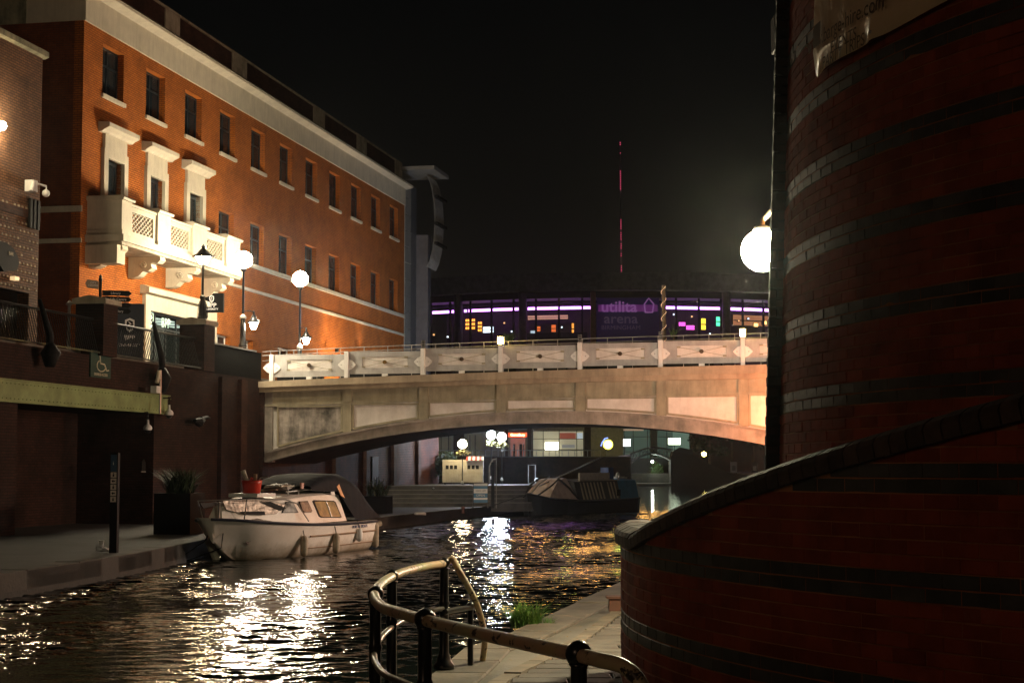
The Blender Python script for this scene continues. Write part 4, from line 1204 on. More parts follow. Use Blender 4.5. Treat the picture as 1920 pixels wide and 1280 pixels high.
# radio mast
p = at_y(1166, 515, 900); z1 = at_y(1163, 268, 900).z
t = thing('radio_mast', 'thin distant mast with a broken line of red lights', 'mast', (p.x, 900, 1.0), 0)
MB().tube([(0, 0, 0), (-.6, 0, z1 - 1)], .5, 6).obj('shaft', BLACKM, t)
RED = emit('mast_red', (1, .10, .22), .8)
for a, b_ in ((268, 276), (288, 291), (322, 343), (347, 357), (413, 433), (437, 452), (458, 470), (476, 484), (499, 514)):
    yy = a
    while yy < b_:
        zz = at_y(1165, yy, 900).z; MB().ball((-.6 * (zz / z1), -1, zz - 1), .34, 6, 4).obj('red_light', RED, t); yy += 4.0

# ================================================================== UNDER THE BRIDGE: left bank
# brick wall of the left bank continuing under the bridge
t = fthing(RET, 'underbridge_wall', 'dark red brick wall with pilasters under the bridge on the left bank', 'wall', 24, 0, .38)
MB().box(0, 19, 0, .4, 0, 3.3).obj('wall', brick_tex('red_underbridge', (.12, .032, .016), (.09, .026, .014), (.04, .02, .015), grime=(.3, 1)), t)
for k in range(4): MB().box(2 + k * 4.2, 2.5 + k * 4.2, -.15, -.004, 0, 3.3).obj('pilaster', DB, t)
MB().box(7.3, 8.2, -.08, -.003, 0, 2.1).obj('door', BLACKM, t)
MB().tube([(8.05, -.12, .95), (8.05, -.12, 1.25)], .02, 6).obj('door_handle', METAL, t)
MB().box(7.6, 7.75, -.1, -.081, 1.15, 1.22).obj('door_plate', METAL, t)
t = fthing(RET, 'low_rail', 'low pale rail in front of the red brick wall under the bridge', 'railing', 34, -2.0, .38)
MB().tube([(0, 0, .75), (5, 0, .75)], .03, 6).obj('rail', METAL, t)
for k in range(6): MB().tube([(k, 0, 0), (k, 0, .75)], .02, 6).obj('post', BLACKM, t)
# round steps
ST_ = thing('canal_steps', 'dark curved stone steps rising from the quay behind the sign board', 'steps', (-1.2, 78, .38), 0)
sm = mat('step_stone', (.075, .068, .06), .8, c2=(.04, .036, .03), scale=2)
for k in range(5):
    r0 = 7.2 - k * .62
    pts = [(r0 * .55 * math.cos(a) + .6, r0 * math.sin(a) * 1.0) for a in [math.pi + math.pi * i / 20 for i in range(21)]]
    pts = [(-5.2, pts[0][1])] + [(-5.2, -r0)] + [q for q in pts if q[0] > -.2 - .2 * k] if False else [(-6, 4), (-6, -r0)] + [(r0 * .62 * math.sin(a), -r0 * math.cos(a)) for a in [math.pi / 2 * i / 12 for i in range(13)]] + [(r0 * .62, 4)]
    MB().slab(pts, k * .17 + (.002 if k else -.2), (k + 1) * .17).obj('step', sm, ST_)
    MB().tube([(q[0], q[1], (k + 1) * .17 - .01) for q in pts[1:-1]], .025, 5).obj('nosing', mat('step_nosing', (.14, .13, .11), .8), ST_)
# kiosk
p = at_y(868, 915, 80)
K = thing('white_kiosk', 'cream boarded kiosk with small windows and striped awning behind the steps', 'kiosk', (p.x, 80, 1.23), 0)
KC = mat('kiosk_cream', (.45, .42, .33), .6)
for k in range(16): MB().box(-.97 + k * .12, -.97 + k * .12 + .11, 0, .05, .1, 1.05).obj('board', KC, K)
MB().box(-.98, .96, .055, 1.4, .08, 1.16).obj('body', KC, K)
MB().box(-.98, .96, -.02, .054, 1.06, 1.16).obj('head_rail', KC, K)
for xk in (-.75, -.55, -.35, .28, .48, .68):
    MB().box(xk - .07, xk + .07, -.012, -.002, .72, .9).obj('window', BLACKM, K)
for k in range(8): MB().xprism([(-.28, 1.12), (-.28, 1.17), (.1, 1.32), (.1, 1.27)], .15 + k * .105, .15 + k * .105 + .1).obj('awning_stripe', (mat('awning_red', (.4, .06, .04), .7), WHITEP)[k % 2], K)
for xk in (-.85, 0, .85): MB().tube([(xk, .2, 0), (xk, .2, .1)], .05, 6).obj('foot', BLACKM, K)
# lamps below bridge
p = at_y(867, 832, 78)
for i, (xp, yp, Y, cl, L_, lab) in enumerate(((811, 837, 84, (.80, .88, 1), 110, 'bluish globe lamp over the planting at the far left under the bridge'),
                                          (867, 832, 79, (1, .78, .45), 130, 'warm globe lamp over the cream kiosk'),
                                          (921, 815, 84, (.74, .82, 1), 560, 'bluish white globe lamp, left of the close pair beside the red shop sign'),
                                          (941, 819, 82, (.74, .82, 1), 560, 'bluish white globe lamp, right of the close pair beside the red shop sign'))):
    p = at_y(xp, yp, Y)
    t = globe_post((p.x, p.y, .38), p.z - .38, .21, cl, L_, lab, 'globe lamps under the bridge', .045, name='hooded_globe_lamp' if i < 2 else 'pair_globe_lamp')
    m = MB(); leaves(m, (0, 0, p.z - .38 - .42), (.38, .38, .16), 160, .11, rnd=rr); m.obj('flower_basket', mat('basket_leaf', (.16, .15, .05), .7, rnd=.4), t)
# shrub by the first lamp
p = at_y(832, 875, 82)
t = thing('dark_shrub', 'dark leafy shrub left of the cream kiosk', 'shrub', (p.x, 82, .5), 0)
m = MB(); leaves(m, (0, 0, 1.6), (.9, .6, .8), 700, .2, rnd=rr); m.obj('foliage', LEAFD, t)
MB().tube([(0, 0, 0), (.05, 0, 1.3)], .05, 6).obj('stem', MATS['trunk_bark'], t)
# A-board
p = at_z(901, 952, .38)
t = thing('menu_board', 'blue and white banded pavement sign board before the steps', 'sign', (p.x, p.y, .38), .1)
MB().box(-.28, .28, -.02, .02, .22, 1.0).obj('panel', WHITEP, t)
MB().box(-.30, .30, -.035, -.021, 1.0, 1.03).box(-.31, -.28, -.035, .02, .0, 1.0).box(.28, .31, -.035, .02, .0, 1.0).obj('frame', BLACK, t)
BL = mat('board_blue', (.08, .22, .36), .6)
for z0, z1 in ((.78, .90), (.22, .34), (.42, .60)): MB().box(-.28, .28, -.026, -.021, z0, z1).obj('blue_band', BL, t)
text('lettering', 'OPEN', .14, WHITEP, t, 0, -.03, .51); text('small_lettering', 'CANAL CAFE', .07, BLACKM, t, 0, -.03, .7)
MB().tube([(-.28, 0, .1), (-.33, .3, 0)], .02, 5).tube([(.28, 0, .1), (.33, .3, 0)], .02, 5).obj('leg', BLACK, t)
# black post pair / timber crane like frame
p = at_z(926, 952, .38)
t = thing('mooring_gallows', 'tall black timber post with a curved top arm beside the sign board', 'post', (p.x, p.y, .38), 0)
MB().box(-.11, .02, -.08, .08, 0, 1.85).obj('post', BLACKM, t)
MB().tube([(-.18, 0, 1.0), (-.18, 0, 1.7), (-.05, 0, 1.95), (.12, 0, 2.0)], .035, 6).obj('arm', mat('pale_edge', (.25, .22, .18), .6), t)
MB().tube([(.1, 0, 0), (.1, 0, 1.95)], .02, 6).obj('edge_strip', MATS['pale_edge'], t)
MB().tube([(0, -.05, .12), (.9, .3, .42), (1.5, .5, .6)], .015, 5).obj('mooring_line', BLACKM, t)
p = at_z(788, 966, .4)
t = thing('rope_coil', 'pale coil of rope lying at the quay edge under the bridge', 'rope', (p.x, p.y, .4), 0)
MB().tube([(.18 * math.cos(a), .14 * math.sin(a), .03 + .02 * a / 6) for a in [i_ * .5 for i_ in range(38)]], .022, 5).obj('coil', mat('rope', (.42, .40, .36), .9), t)
p = at_z(868, 962, .4)
t = thing('mooring_bollard', 'short dark red mooring bollard near the sign board', 'bollard', (p.x, p.y, .4), 0)
MB().lathe([(.07, 0), (.05, .08), (.05, .17), (.09, .2), (.02, .26)], 10).obj('body', mat('rust', (.12, .05, .03), .7), t, True)
# white gate frame and ring
p = at_y(998, 895, 88)
t = thing('gate_frame', 'thin pale rectangular frame standing on the far steps', 'frame', (p.x - .02, 88, 1.2), 0)
z1 = at_y(998, 877, 88).z - 1.2
MB().tube([(-.18, 0, 0), (-.18, 0, .95), (.18, 0, .95), (.18, 0, 0), (-.18, 0, 0)], .02, 5).obj('bars', METAL, t)
t = thing('life_ring', 'white ring standing beside the pale frame', 'life ring', (at_y(1007, 900, 87).x, 87, 1.35), 0)
MB().tube([(.12 * math.cos(a), 0, .12 * math.sin(a)) for a in [i_ * math.pi / 8 for i_ in range(17)]], .035, 6).obj('ring', WHITEP, t)

# far terrace wall and its railing
FY = 170
def fx(px_, Y=FY): return at_y(px_, 877, Y).x
zT = at_y(900, 857, FY).z
TW = thing('far_terrace_wall', 'low dark wall below the shop terrace across the basin', 'wall', (fx(980), FY, .2), 0)
MB().box(fx(700) - fx(980), fx(1183) - fx(980), 0, 1, -1.2, zT - .2).obj('wall', DB, TW)
MB().box(fx(700) - fx(980), fx(1183) - fx(980), -.1, 44, zT - .2, zT - .1).obj('coping', mat('terrace_paving', (.12, .11, .10), .7), TW)
t = thing('far_terrace_railing', 'pale barred railing along the shop terrace across the basin', 'railing', (fx(980), FY + .2, zT - .1), 0)
zr_ = at_y(900, 842, FY).z - zT
MB().tube([(fx(800) - fx(980), 0, zr_), (fx(1140) - fx(980), 0, zr_)], .035, 5).obj('handrail', METAL, t)
me = MB().tube([(0, 0, 0), (0, 0, zr_)], .035, 5).mesh('post', METAL)
for i_ in range(29): link('post', me, t, loc=(fx(802 + i_ * 12) - fx(980), 0, 0))
# left slatted balustrade near first lamps
# shops
SY = 212
SH = thing('shop_row', 'row of lit shopfronts and offices across the basin seen under the bridge', 'building', (at_y(1000, 877, SY).x, SY, zT - .1), 0)
sx0 = at_y(1000, 877, SY).x; sz0 = zT - .1
def SX(px_): return at_y(px_, 877, SY).x - sx0
def SZ(py_): return at_y(1000, py_, SY).z - sz0
MB().box(SX(700), SX(1175), 6, 6.3, 0, 11).obj('rear_wall', mat('shop_inner', (.30, .27, .22), .8), SH)
MB().box(SX(700), SX(1175), 0, 6.3, 5.6, 11).obj('upper_wall', DB, SH)
for a, b_ in ((700, 790), (850, 870), (989, 997), (947, 952.5), (1096, 1108)): MB().box(SX(a), SX(b_), 0, .3, 0, 5.6).obj('wall_pier', DB, SH)
# game shop
GS = emit('red_sign_face', (1, .10, .03), 1.6)
MB().box(SX(953), SX(988), -.25, -.1, SZ(819), SZ(811)).obj('red_fascia', GS, SH)
text('shop_lettering', 'GameBusy', .42, emit('sign_letter', (1, .75, .35), 4), SH, SX(970.5), -.3, SZ(815.2), bold=.015, sx=1.02)
MB().box(SX(957), SX(985), .35, .4, 0, SZ(821)).obj('shop_interior', emit('shop_pink', (.42, .17, .12), .35), SH)
for a, b_ in ((962, 966), (974, 979), (981, 983)): MB().box(SX(a), SX(b_), .2, .3, 0, SZ(832)).obj('shop_display', BLACKM, SH)
# lit windows with mullions
CW = emit('lit_office_wall', (.50, .46, .30), .55)
MB().box(SX(1000), SX(1094), .8, .9, 0, SZ(808)).obj('lit_back_wall', CW, SH)
for a in (998, 1018, 1048, 1081, 1094):
    MB().box(SX(a), SX(a + 1.2), -.05, .1, 0, SZ(806)).obj('mullion', BLACKM, SH)
for y_ in (823, 843): MB().box(SX(998), SX(1095), -.045, .095, SZ(y_), SZ(y_ - 1)).obj('transom', BLACKM, SH)
MB().box(SX(1050), SX(1080), .5, .6, SZ(822), SZ(811)).obj('red_poster', emit('poster_red', (.42, .10, .06), .5), SH)
MB().box(SX(1082), SX(1093), .5, .6, SZ(822), SZ(811)).obj('pale_poster', emit('poster_pale', (.7, .8, .85), .6), SH)
MB().box(SX(1022), SX(1047), -.2, -.1, SZ(843), SZ(829)).obj('bright_screen', emit('bright_screen', (1, .98, .88), 5.5), SH)
MB().box(SX(1054), SX(1078), .5, .6, SZ(839), SZ(833)).obj('grey_poster', emit('poster_grey', (.28, .28, .26), .6), SH)
for a in (1058, 1064, 1070): MB().tube([(SX(a), .3, 5.4), (SX(a + 4), .3, 5.3)], .05, 5).obj('ceiling_lamp', emit('ceiling_orange', (1, .5, .25), 1.5), SH)
MB().box(SX(999), SX(1094), -.03, -.02, 0, SZ(806)).obj('shop_glass', glass('shop_glass', (.02, .02, .02), .08), SH)
MB().box(SX(800), SX(845), .5, .6, 0, SZ(820)).obj('dim_window', emit('dim_window', (.22, .19, .12), .16), SH)
MB().box(SX(875), SX(905), .5, .6, 0, SZ(812)).obj('dim_window', MATS['dim_window'], SH)
for a in (812, 826, 840, 880, 890): MB().box(SX(a), SX(a + 1.5), .3, .4, 0, SZ(815)).obj('mullion', BLACKM, SH)
MB().box(SX(700), SX(1290), -.02, 6.3, 11, 12.6).obj('parapet', DB, SH)
MB().box(SX(1175), SX(1290), 0, 6.3, 5.6, 11).obj('upper_wall', DB, SH)
GOLD = emit('added_glow_window', (1, .50, .12), 14)  # unseen glowing windows, added for golden glitter on the water
for k, a in enumerate((968, 988, 1008, 1028, 1052, 1072, 1092, 1112, 1136, 1156, 1176, 1200, 1222, 1244)):
    MB().box(SX(a), SX(a + 11), -.06, -.004, 7.2, 9.6).obj('added_upper_window', GOLD if k % 5 != 4 else emit('added_glow_window_green', (.75, .85, .15), 10), SH)
# glass pavilion right part
SY2 = 236
PV = thing('glass_pavilion', 'dim green lit glass building behind the small iron bridge', 'building', (at_y(1200, 877, SY2).x, SY2, 2.2), 0)
def PX(px_): return at_y(px_, 877, SY2).x - at_y(1200, 877, SY2).x
def PZ(py_): return at_y(1000, py_, SY2).z - 2.2
MB().box(PX(1098), PX(1300), 5, 5.3, 0, 9).obj('rear_wall', emit('pavilion_wall', (.10, .16, .12), .8), PV)
MB().box(PX(1220), PX(1233), 0, 1.5, 0, 7).obj('round_column', mat('pav_column', (.3, .33, .26), .6), PV)
for a in (1120, 1145, 1170, 1187, 1214, 1250): MB().box(PX(a), PX(a + 1.2), 0, .15, 0, 7.5).obj('mullion', BLACKM, PV)
for y_ in (819, 847): MB().box(PX(1100), PX(1262), .003, .147, PZ(y_), PZ(y_ - 1)).obj('transom', BLACKM, PV)
MB().box(PX(1100), PX(1262), .16, .17, 0, 7.5).obj('pane', glass('pavilion_glass', (.03, .05, .04), .3), PV)
MB().box(PX(1168), PX(1207), -.1, 1, PZ(807), PZ(804)).obj('warm_lintel', emit('lintel', (.6, .4, .25), .5), PV)
def lit_box(px0, px1, py0, py1, Y, m, label, cat='sign'):
    a, b_ = at_y(px0, py0, Y), at_y(px1, py1, Y)
    t = thing('illuminated_sign', label, cat, ((a.x + b_.x) / 2, Y, b_.z), 0)
    W_, H_ = (b_.x - a.x) / 2, a.z - b_.z
    MB().box(-W_ - .06, W_ + .06, .02, .2, -.06, H_ + .06).obj('case', BLACKM, t)
    MB().box(-W_, W_, -.02, .018, 0, H_).obj('face', m, t)
    MB().tube([(0, .1, -.06), (0, .1, -1.4)], .06, 6).obj('stand', BLACKM, t)
lit_box(1161, 1182, 823, 836, 225, emit('sign_face_white', (1, .95, .98), 7), 'white illuminated sign left of the small iron bridge crown')
lit_box(1253, 1276, 821, 833, 225, emit('sign_face_green', (.85, 1, .7), 7), 'greenish white illuminated sign above the iron bridge')
p = at_y(1140, 833, 214)
t = thing('yellow_clock_sign', 'round glowing yellow sign with a blue neon squiggle', 'neon sign', p, 0)
MB().tube([(0, -.1, 0), (0, .1, 0)], .62, 20).obj('disc', emit('yellow_disc', (1, .9, .12), 4), t)
MB().tube([(0, -.13, 0), (0, -.11, 0)], .42, 20).obj('inner_disc', emit('yellow_core', (1, .97, .5), 8), t)
MB().tube([(-.9, 0, -.2), (-.75, 0, .25), (-.4, 0, .75), (0, 0, .85)], .05, 6).obj('neon_squiggle', emit('neon_blue', (.15, .25, 1), 4), t)
p = at_y(1320, 851, 214)
t = thing('path_lamp', 'small yellow path lamp right of the iron bridge', 'street lamp', (p.x, 214, 1.4), 0)
MB().ball((0, 0, p.z - 1.4), .3, 12, 8).obj('bulb', emit('yellow_path_lamp', (1, .85, .2), 30), t, True)
MB().tube([(0, 0, 0), (0, 0, p.z - 1.65)], .05, 6).obj('post', BLACKM, t)
p = at_y(1318, 868, 212)
t = thing('yellow_sandbox', 'low yellow wall block beside the path lamp', 'block', (p.x, 212, 1.4), 0)
MB().box(-.8, .8, -.4, .4, 0, 1.1).obj('body', mat('yellow_grit', (.45, .42, .05), .6), t)  # yellow base colour
# far right bank with path, trees, A-boards
MB().slab([(at_y(1262, 877, 198).x, 199), (60, 190), (120, 190), (120, 330), (13.2, 330), (13.2, 201)], -1, 1.35).obj('far_right_bank', PAVE, kind='structure')
for i, (xp, yp) in enumerate(((1387, 880), (1427, 876))):
    p = at_y(xp, yp, 186)
    t = thing('notice_board', ('white notice board standing on the far path', 'dark notice board with a pale mark on the far path')[i], 'sign', (p.x, 191, 1.35), 0)
    MB().box(-.36, .36, -.05, .05, .15, 1.35).obj('panel', WHITEP if i == 0 else BLACKM, t)
    MB().box(-.2, .2, -.07, -.051, .35, .9).obj('print', (GREYP if i == 0 else WHITEP), t)
    MB().tube([(-.3, 0, 0), (-.3, 0, .15)], .04, 5).tube([(.3, 0, 0), (.3, 0, .15)], .04, 5).obj('legs', BLACKM, t)
for i, (xp, Y, hh_, rw) in enumerate(((1290, 246, 7.5, 2.6), (1330, 238, 8.5, 3.0), (1372, 232, 9.0, 3.2), (1412, 226, 8.0, 3.0), (1452, 222, 8.5, 3.2))):
    x_ = at_y(xp, 877, Y).x
    t = thing('bank_tree', ('leafy tree right behind the iron bridge end', 'leafy tree behind the yellow path lamp', 'leafy tree behind the white notice board', 'leafy tree left of the dark notice board', 'leafy tree nearest the round tower edge')[i], 'tree', (x_, Y, 1.3), 0, 'trees on the far bank')
    MB().tube([(0, 0, 0), (.1, 0, hh_ * .35), (.0, .1, hh_ * .7)], .2, 8, rs=[.22, .15, .07]).obj('trunk', MATS['trunk_bark'], t)
    m = MB()
    for q in range(9):
        leaves(m, (rr.uniform(-rw, rw) * .6, rr.uniform(-1, 1), hh_ * rr.uniform(.3, .95)), (rw * .5, rw * .45, rw * .42), 170, .38, rnd=rr)
    m.obj('crown', LEAFD, t)

# ---- small iron roving bridge
IY = 196
def ix(px_): return at_y(px_, 877, IY).x
def iz(py_): return at_y(1000, py_, IY).z
IB = thing('iron_roving_bridge', 'small black cast iron arch bridge with pierced sides across the basin', 'bridge', (ix(1225), IY, 0), 0)
ox = ix(1225)
IR = mat('cast_iron', (.03, .034, .034), .45)
WLT = mat('bridge_abutment', (.035, .03, .028), .85, bump=.02)
arch_lo = [(1184, 873), (1190, 866), (1200, 858), (1212, 853), (1225, 851), (1238, 853), (1250, 858), (1262, 865)]
arch_hi = [(1120, 858), (1150, 855), (1180, 851), (1200, 843), (1212, 839), (1225, 837), (1240, 838), (1270, 843), (1300, 850), (1330, 866), (1370, 886)]
lo = [(ix(a) - ox, iz(b_)) for a, b_ in arch_lo]; hi = [(ix(a) - ox, iz(b_)) for a, b_ in arch_hi]
lof, hif = curve_z(lo), curve_z(hi)
for yk in (0, 2.6):
    N = 26
    for nm__, z0f, z1f in (('arch_rib', lambda x: lof(x), lambda x: lof(x) + .16), ('top_rail', lambda x: hif(x) - .14, lambda x: hif(x))):
        m = MB()
        for i in range(N):
            a = lo[0][0] + (lo[-1][0] - lo[0][0]) * i / N; b_ = lo[0][0] + (lo[-1][0] - lo[0][0]) * (i + 1) / N
            m.add([(a, yk, z0f(a)), (b_, yk, z0f(b_)), (b_, yk, z1f(b_)), (a, yk, z1f(a)), (a, yk + .15, z0f(a)), (b_, yk + .15, z0f(b_)), (b_, yk + .15, z1f(b_)), (a, yk + .15, z1f(a))],
                  [(0, 1, 2, 3), (7, 6, 5, 4), (0, 4, 5, 1), (3, 2, 6, 7)])
        m.obj(nm__, IR, IB)
x_ = lo[0][0]
while x_ < lo[-1][0] - .2:
    MB().tube([(x_, .07, lof(x_) + .1), (x_ + .4, .07, hif(x_ + .4) - .1)], .045, 5).obj('lattice_bar', IR, IB)
    MB().tube([(x_ + .4, .07, lof(x_ + .4) + .1), (x_, .07, hif(x_) - .1)], .045, 5).obj('lattice_bar', IR, IB)
    x_ += .4
# pale soffit of the arch
m = MB(); N = 20
for i in range(N):
    a = lo[0][0] + (lo[-1][0] - lo[0][0]) * i / N; b_ = lo[0][0] + (lo[-1][0] - lo[0][0]) * (i + 1) / N
    m.add([(a, .16, lof(a)), (b_, .16, lof(b_)), (b_, 2.6, lof(b_)), (a, 2.6, lof(a)), (a, .16, lof(a) + .05), (b_, .16, lof(b_) + .05), (b_, 2.6, lof(b_) + .05), (a, 2.6, lof(a) + .05)], [(0, 1, 2, 3), (7, 6, 5, 4)])
m.obj('deck', mat('deck_pale', (.35, .37, .33), .7), IB)
def abut(pts): return MB().prism([(ix(a) - ox, iz(b_)) for a, b_ in pts], .0, 2.7).obj('abutment', WLT, IB)
abut([(1120, 915), (1184, 915), (1184, 873), (1184, 851), (1150, 856), (1120, 859)][::1])
abut([(1258, 915), (1420, 915), (1420, 892), (1370, 887), (1330, 869), (1300, 852), (1262, 846), (1258, 858)])
MB().prism([(ix(1262) - ox, iz(846)), (ix(1300) - ox, iz(852)), (ix(1300) - ox, iz(843)), (ix(1275) - ox, iz(838))], .3, .5).obj('scroll_panel', IR, IB)
MB().box(ix(1166) - ox, ix(1258) - ox, -.4, 2.7, .0, .22).obj('ledge', mat('pale_ledge', (.45, .43, .40), .7), IB)
# ivy lit under the arch
t = thing('canal_ivy', 'bright lit ivy bush seen through the small iron bridge arch', 'plant', (ix(1240), IY + 6, .2), 0)
m = MB(); leaves(m, (0, 0, 1.3), (.95, .5, 1.5), 900, .2, rnd=rr); m.obj('foliage', LEAF, t)
MB().tube([(0, 0, 0), (0, 0, 1.2)], .08, 6).obj('stem', MATS['trunk_bark'], t)
MB().box(-3.2, 1.8, 1.2, 1.5, -.2, 3.2).obj('backing_wall', WLT, t) if False else None
t = thing('arch_wall', 'rough wall behind the ivy beyond the iron bridge', 'wall', (ix(1225), IY + 8, 0), 0)
MB().box(-3.4, 3.4, 0, .3, 0, 3.2).obj('wall', WLT, t)
MB().box(ix(1140) - ox, ix(1183) - ox, -.12, -.002, .2, iz(866)).obj('abutment_face', mat('pale_abutment_face', (.30, .27, .26), .85, c2=(.15, .13, .13), scale=1.5, bump=.03), IB)
p = at_y(1171, 868, 193)
t = thing('bulkhead_light', 'white bulkhead light shining down the bridge abutment', 'wall lamp', (p.x, IY - .35, p.z), 0)
MB().ball((0, 0, 0), .13, 12, 8).obj('bulb', emit('bulkhead', (.95, .9, 1), 420), t, True)
MB().box(-.1, .1, .1, .34, 0, .14).obj('bracket', BLACKM, t)
p = at_y(1250, 868, IY + 3)
t = thing('arch_light', 'small white lamp lighting the ivy inside the arch', 'wall lamp', (ix(1228), IY + 3.6, 2.75), 0)
MB().ball((0, 0, 0), .12, 12, 8).obj('bulb', emit('arch_bulb', (.85, 1, .85), 450), t, True)
MB().box(-.06, .06, .05, .3, .05, .12).obj('bracket', BLACKM, t)

# ================================================================== NARROWBOAT
NB0, NB1 = at_z(992, 965, 0), at_z(1168, 961, 0)
NB0.y = 71.5; NB0.x = (990 - 960) / 3150 * 71.5
d = Vector((.40, .917, 0)) 
ang = math.atan2(d.y, d.x)
# length so the stern falls at px 1170
k = (.0667 * NB0.y - NB0.x) / (d.x - .0667 * d.y)
NL = k
NBt = thing('narrowboat', 'dark narrowboat moored beyond the bridge with tented bow and blue stern cabin', 'boat', (NB0.x, NB0.y, 0), ang)
HULL = mat('narrowboat_hull', (.012, .014, .014), .4)
BWD = 1.0   # half beam
stn = [(0, .05, .95), (.5, .42, .82), (1.2, .75, .70), (2.2, .96, .62), (4, 1.0, .56), (NL * .6, 1.0, .56), (NL - .8, 1.0, .58), (NL, .8, .62)]
m = MB()
for x_, hb_, zt_ in stn:
    m.v += [(x_, -hb_, zt_), (x_ + (.35 if x_ < .3 else 0), -hb_ * .92, -.3), (x_ + (.35 if x_ < .3 else 0), hb_ * .92, -.3), (x_, hb_, zt_)]
for i in range(len(stn) - 1):
    for j in range(3): m.f.append((i * 4 + j, i * 4 + j + 1, i * 4 + j + 5, i * 4 + j + 4))
    m.f.append((i * 4 + 3, i * 4, i * 4 + 4, i * 4 + 7))
m.f += [(0, 3, 2, 1), tuple(len(m.v) - 4 + q for q in range(4))]
m.obj('hull', HULL, NBt)
for s in (-1, 1): MB().tube([(x_, s * (hb_ + .01), zt_ - .06) for x_, hb_, zt_ in stn], .03, 6).obj('rubbing_strake', BLACKM, NBt)
c0, c1 = 4.0, NL - .5
cab = MB()
cw0, cw1 = .92, .74
def cabin(x0, x1, m_, nm, z0=.56, z1=1.42):
    return MB().xprism([(-cw0, z0), (cw0, z0), (cw1, z1), (.4, z1 + .07), (-.4, z1 + .07), (-cw1, z1)], x0, x1).obj(nm, m_, NBt)
cx_s = c0 + (c1 - c0) * .66
cabin(c0, cx_s, mat('nb_dark_cabin', (.06, .062, .05), .45), 'cabin')
cabin(cx_s, c1, mat('nb_blue_cabin', (.04, .26, .46), .45), 'stern_cabin')
# pale curtain strips on near side (-y side faces camera/right)
cs = mat('nb_curtain', (.55, .50, .36), .7)
for kk in range(11):
    if kk in (7,): continue
    xk = c0 + .15 + kk * (cx_s - c0 - .2) / 11
    me = MB().add([(xk, -cw0 - .012, .60), (xk + .16, -cw0 - .012, .60), (xk + .06, -cw1 - .02, 1.36), (xk - .1, -cw1 - .02, 1.36), (xk, -cw0 + .02, .60), (xk + .16, -cw0 + .02, .60), (xk + .06, -cw1 + .02, 1.36), (xk - .1, -cw1 + .02, 1.36)],
        [(0, 1, 2, 3), (7, 6, 5, 4), (0, 4, 5, 1), (1, 5, 6, 2), (2, 6, 7, 3), (3, 7, 4, 0)]).obj('curtain_strip', cs, NBt)
MB().box(c0 + .1, cx_s + .2, -cw1 - .02, -cw1 + .06, 1.42, 1.46).obj('roof_rail', KC, NBt)
# tented bow
TC = mat('tent_canvas', (.55, .44, .38), .8, c2=(.38, .30, .26), scale=3)
m = MB().add([(.9, -.62, .74), (.9, .62, .74), (2.3, -.45, 1.5), (2.3, .45, 1.5), (3.3, -.98, .62), (3.3, .98, .62), (3.1, -.5, 1.55), (3.1, .5, 1.55)],
     [(0, 2, 3, 1), (0, 4, 6, 2), (1, 3, 7, 5), (2, 6, 7, 3)])
m.obj('bow_tent', TC, NBt)
for s in (-1, 1):
    MB().tube([(.4, s * .3, .85), (1.4, s * .52, 1.25), (2.3, s * .47, 1.53)], .035, 6).obj('tent_edge', BLACKM, NBt)
    MB().tube([(2.3, s * .47, 1.53), (2.9, s * .75, 1.1), (3.3, s * .99, .64)], .045, 6).obj('tent_edge', BLACKM, NBt)
m = MB().xprism([(-.97, .6), (.97, .6), (.78, 1.4), (0, 1.56), (-.78, 1.4)], 3.32, c0 - .01).obj('fore_cover', mat('black_tarp', (.03, .03, .032), .35), NBt)
MB().tube([(.3, 0, .9), (.9, -.1, 1.3), (2.4, 0, 1.62)], .03, 6).obj('bow_rail', METAL, NBt)
# roof load
m = MB().box(c0 + .6, cx_s - .5, -.55, -.5, 1.47, 1.78)
m.obj('canvas_dodger', mat('dodger', (.55, .50, .43), .8, c2=(.4, .36, .3), scale=5), NBt)
t = thing('blue_box', 'dark blue box standing on the narrowboat roof', 'box', NBt.matrix_basis @ Vector((cx_s, -.3, 1.50)) if False else (0, 0, 0), ang)
pw = Matrix.Translation(NBt.location) @ Matrix.Rotation(ang, 4, 'Z')
t.location = pw @ Vector((cx_s - .05, -.25, 1.49))
MB().box(-.32, .32, -.2, .2, 0, .5).obj('body', mat('box_blue', (.03, .07, .22), .5), t)
MB().box(-.33, .33, -.21, .21, .5, .54).obj('lid', mat('box_blue', (.03, .07, .22), .5), t)
t = thing('life_belt', 'yellowish life belt lying on the narrowboat stern roof', 'life belt', pw @ Vector((cx_s + .9, -.45, 1.62)), ang)
MB().tube([(.17 * math.cos(a), 0, .13 * math.sin(a)) for a in [i_ * math.pi / 8 for i_ in range(17)]], .055, 6).obj('ring', KC, t)
t = thing('roof_planks', 'pale planks lying on the narrowboat stern roof', 'planks', pw @ Vector((cx_s + 1.2, -.3, 1.5)), ang)
for q in range(3): MB().box(0, c1 - cx_s - 1.4, -.1 + q * .14, .02 + q * .14, 0, .06 + .03 * (q % 2)).obj('plank', KC, t)
MB().box(cx_s - .5, cx_s - .1, -cw0 - .03, -cw0 + .01, .7, 1.0).obj('side_hatch', BLACKM, NBt)
# long pole from boat up to the terrace
t = thing('boat_pole', 'long thin pole slanting up from the narrowboat bow', 'pole', NB0 + Vector((.5, 0, 0)), 0)
q = at_y(1130, 856, 88); MB().tube([(0, 0, 1.25), (q.x - NB0.x - .5, q.y - NB0.y, q.z)], .03, 6).obj('shaft', MATS['pale_edge'], t)

# ================================================================== WHITE CRUISER
bow = at_z(430, 1050, 0); ste = at_z(702, 1026, 0)
bd = Vector((ste.x - bow.x, ste.y - bow.y)).normalized()
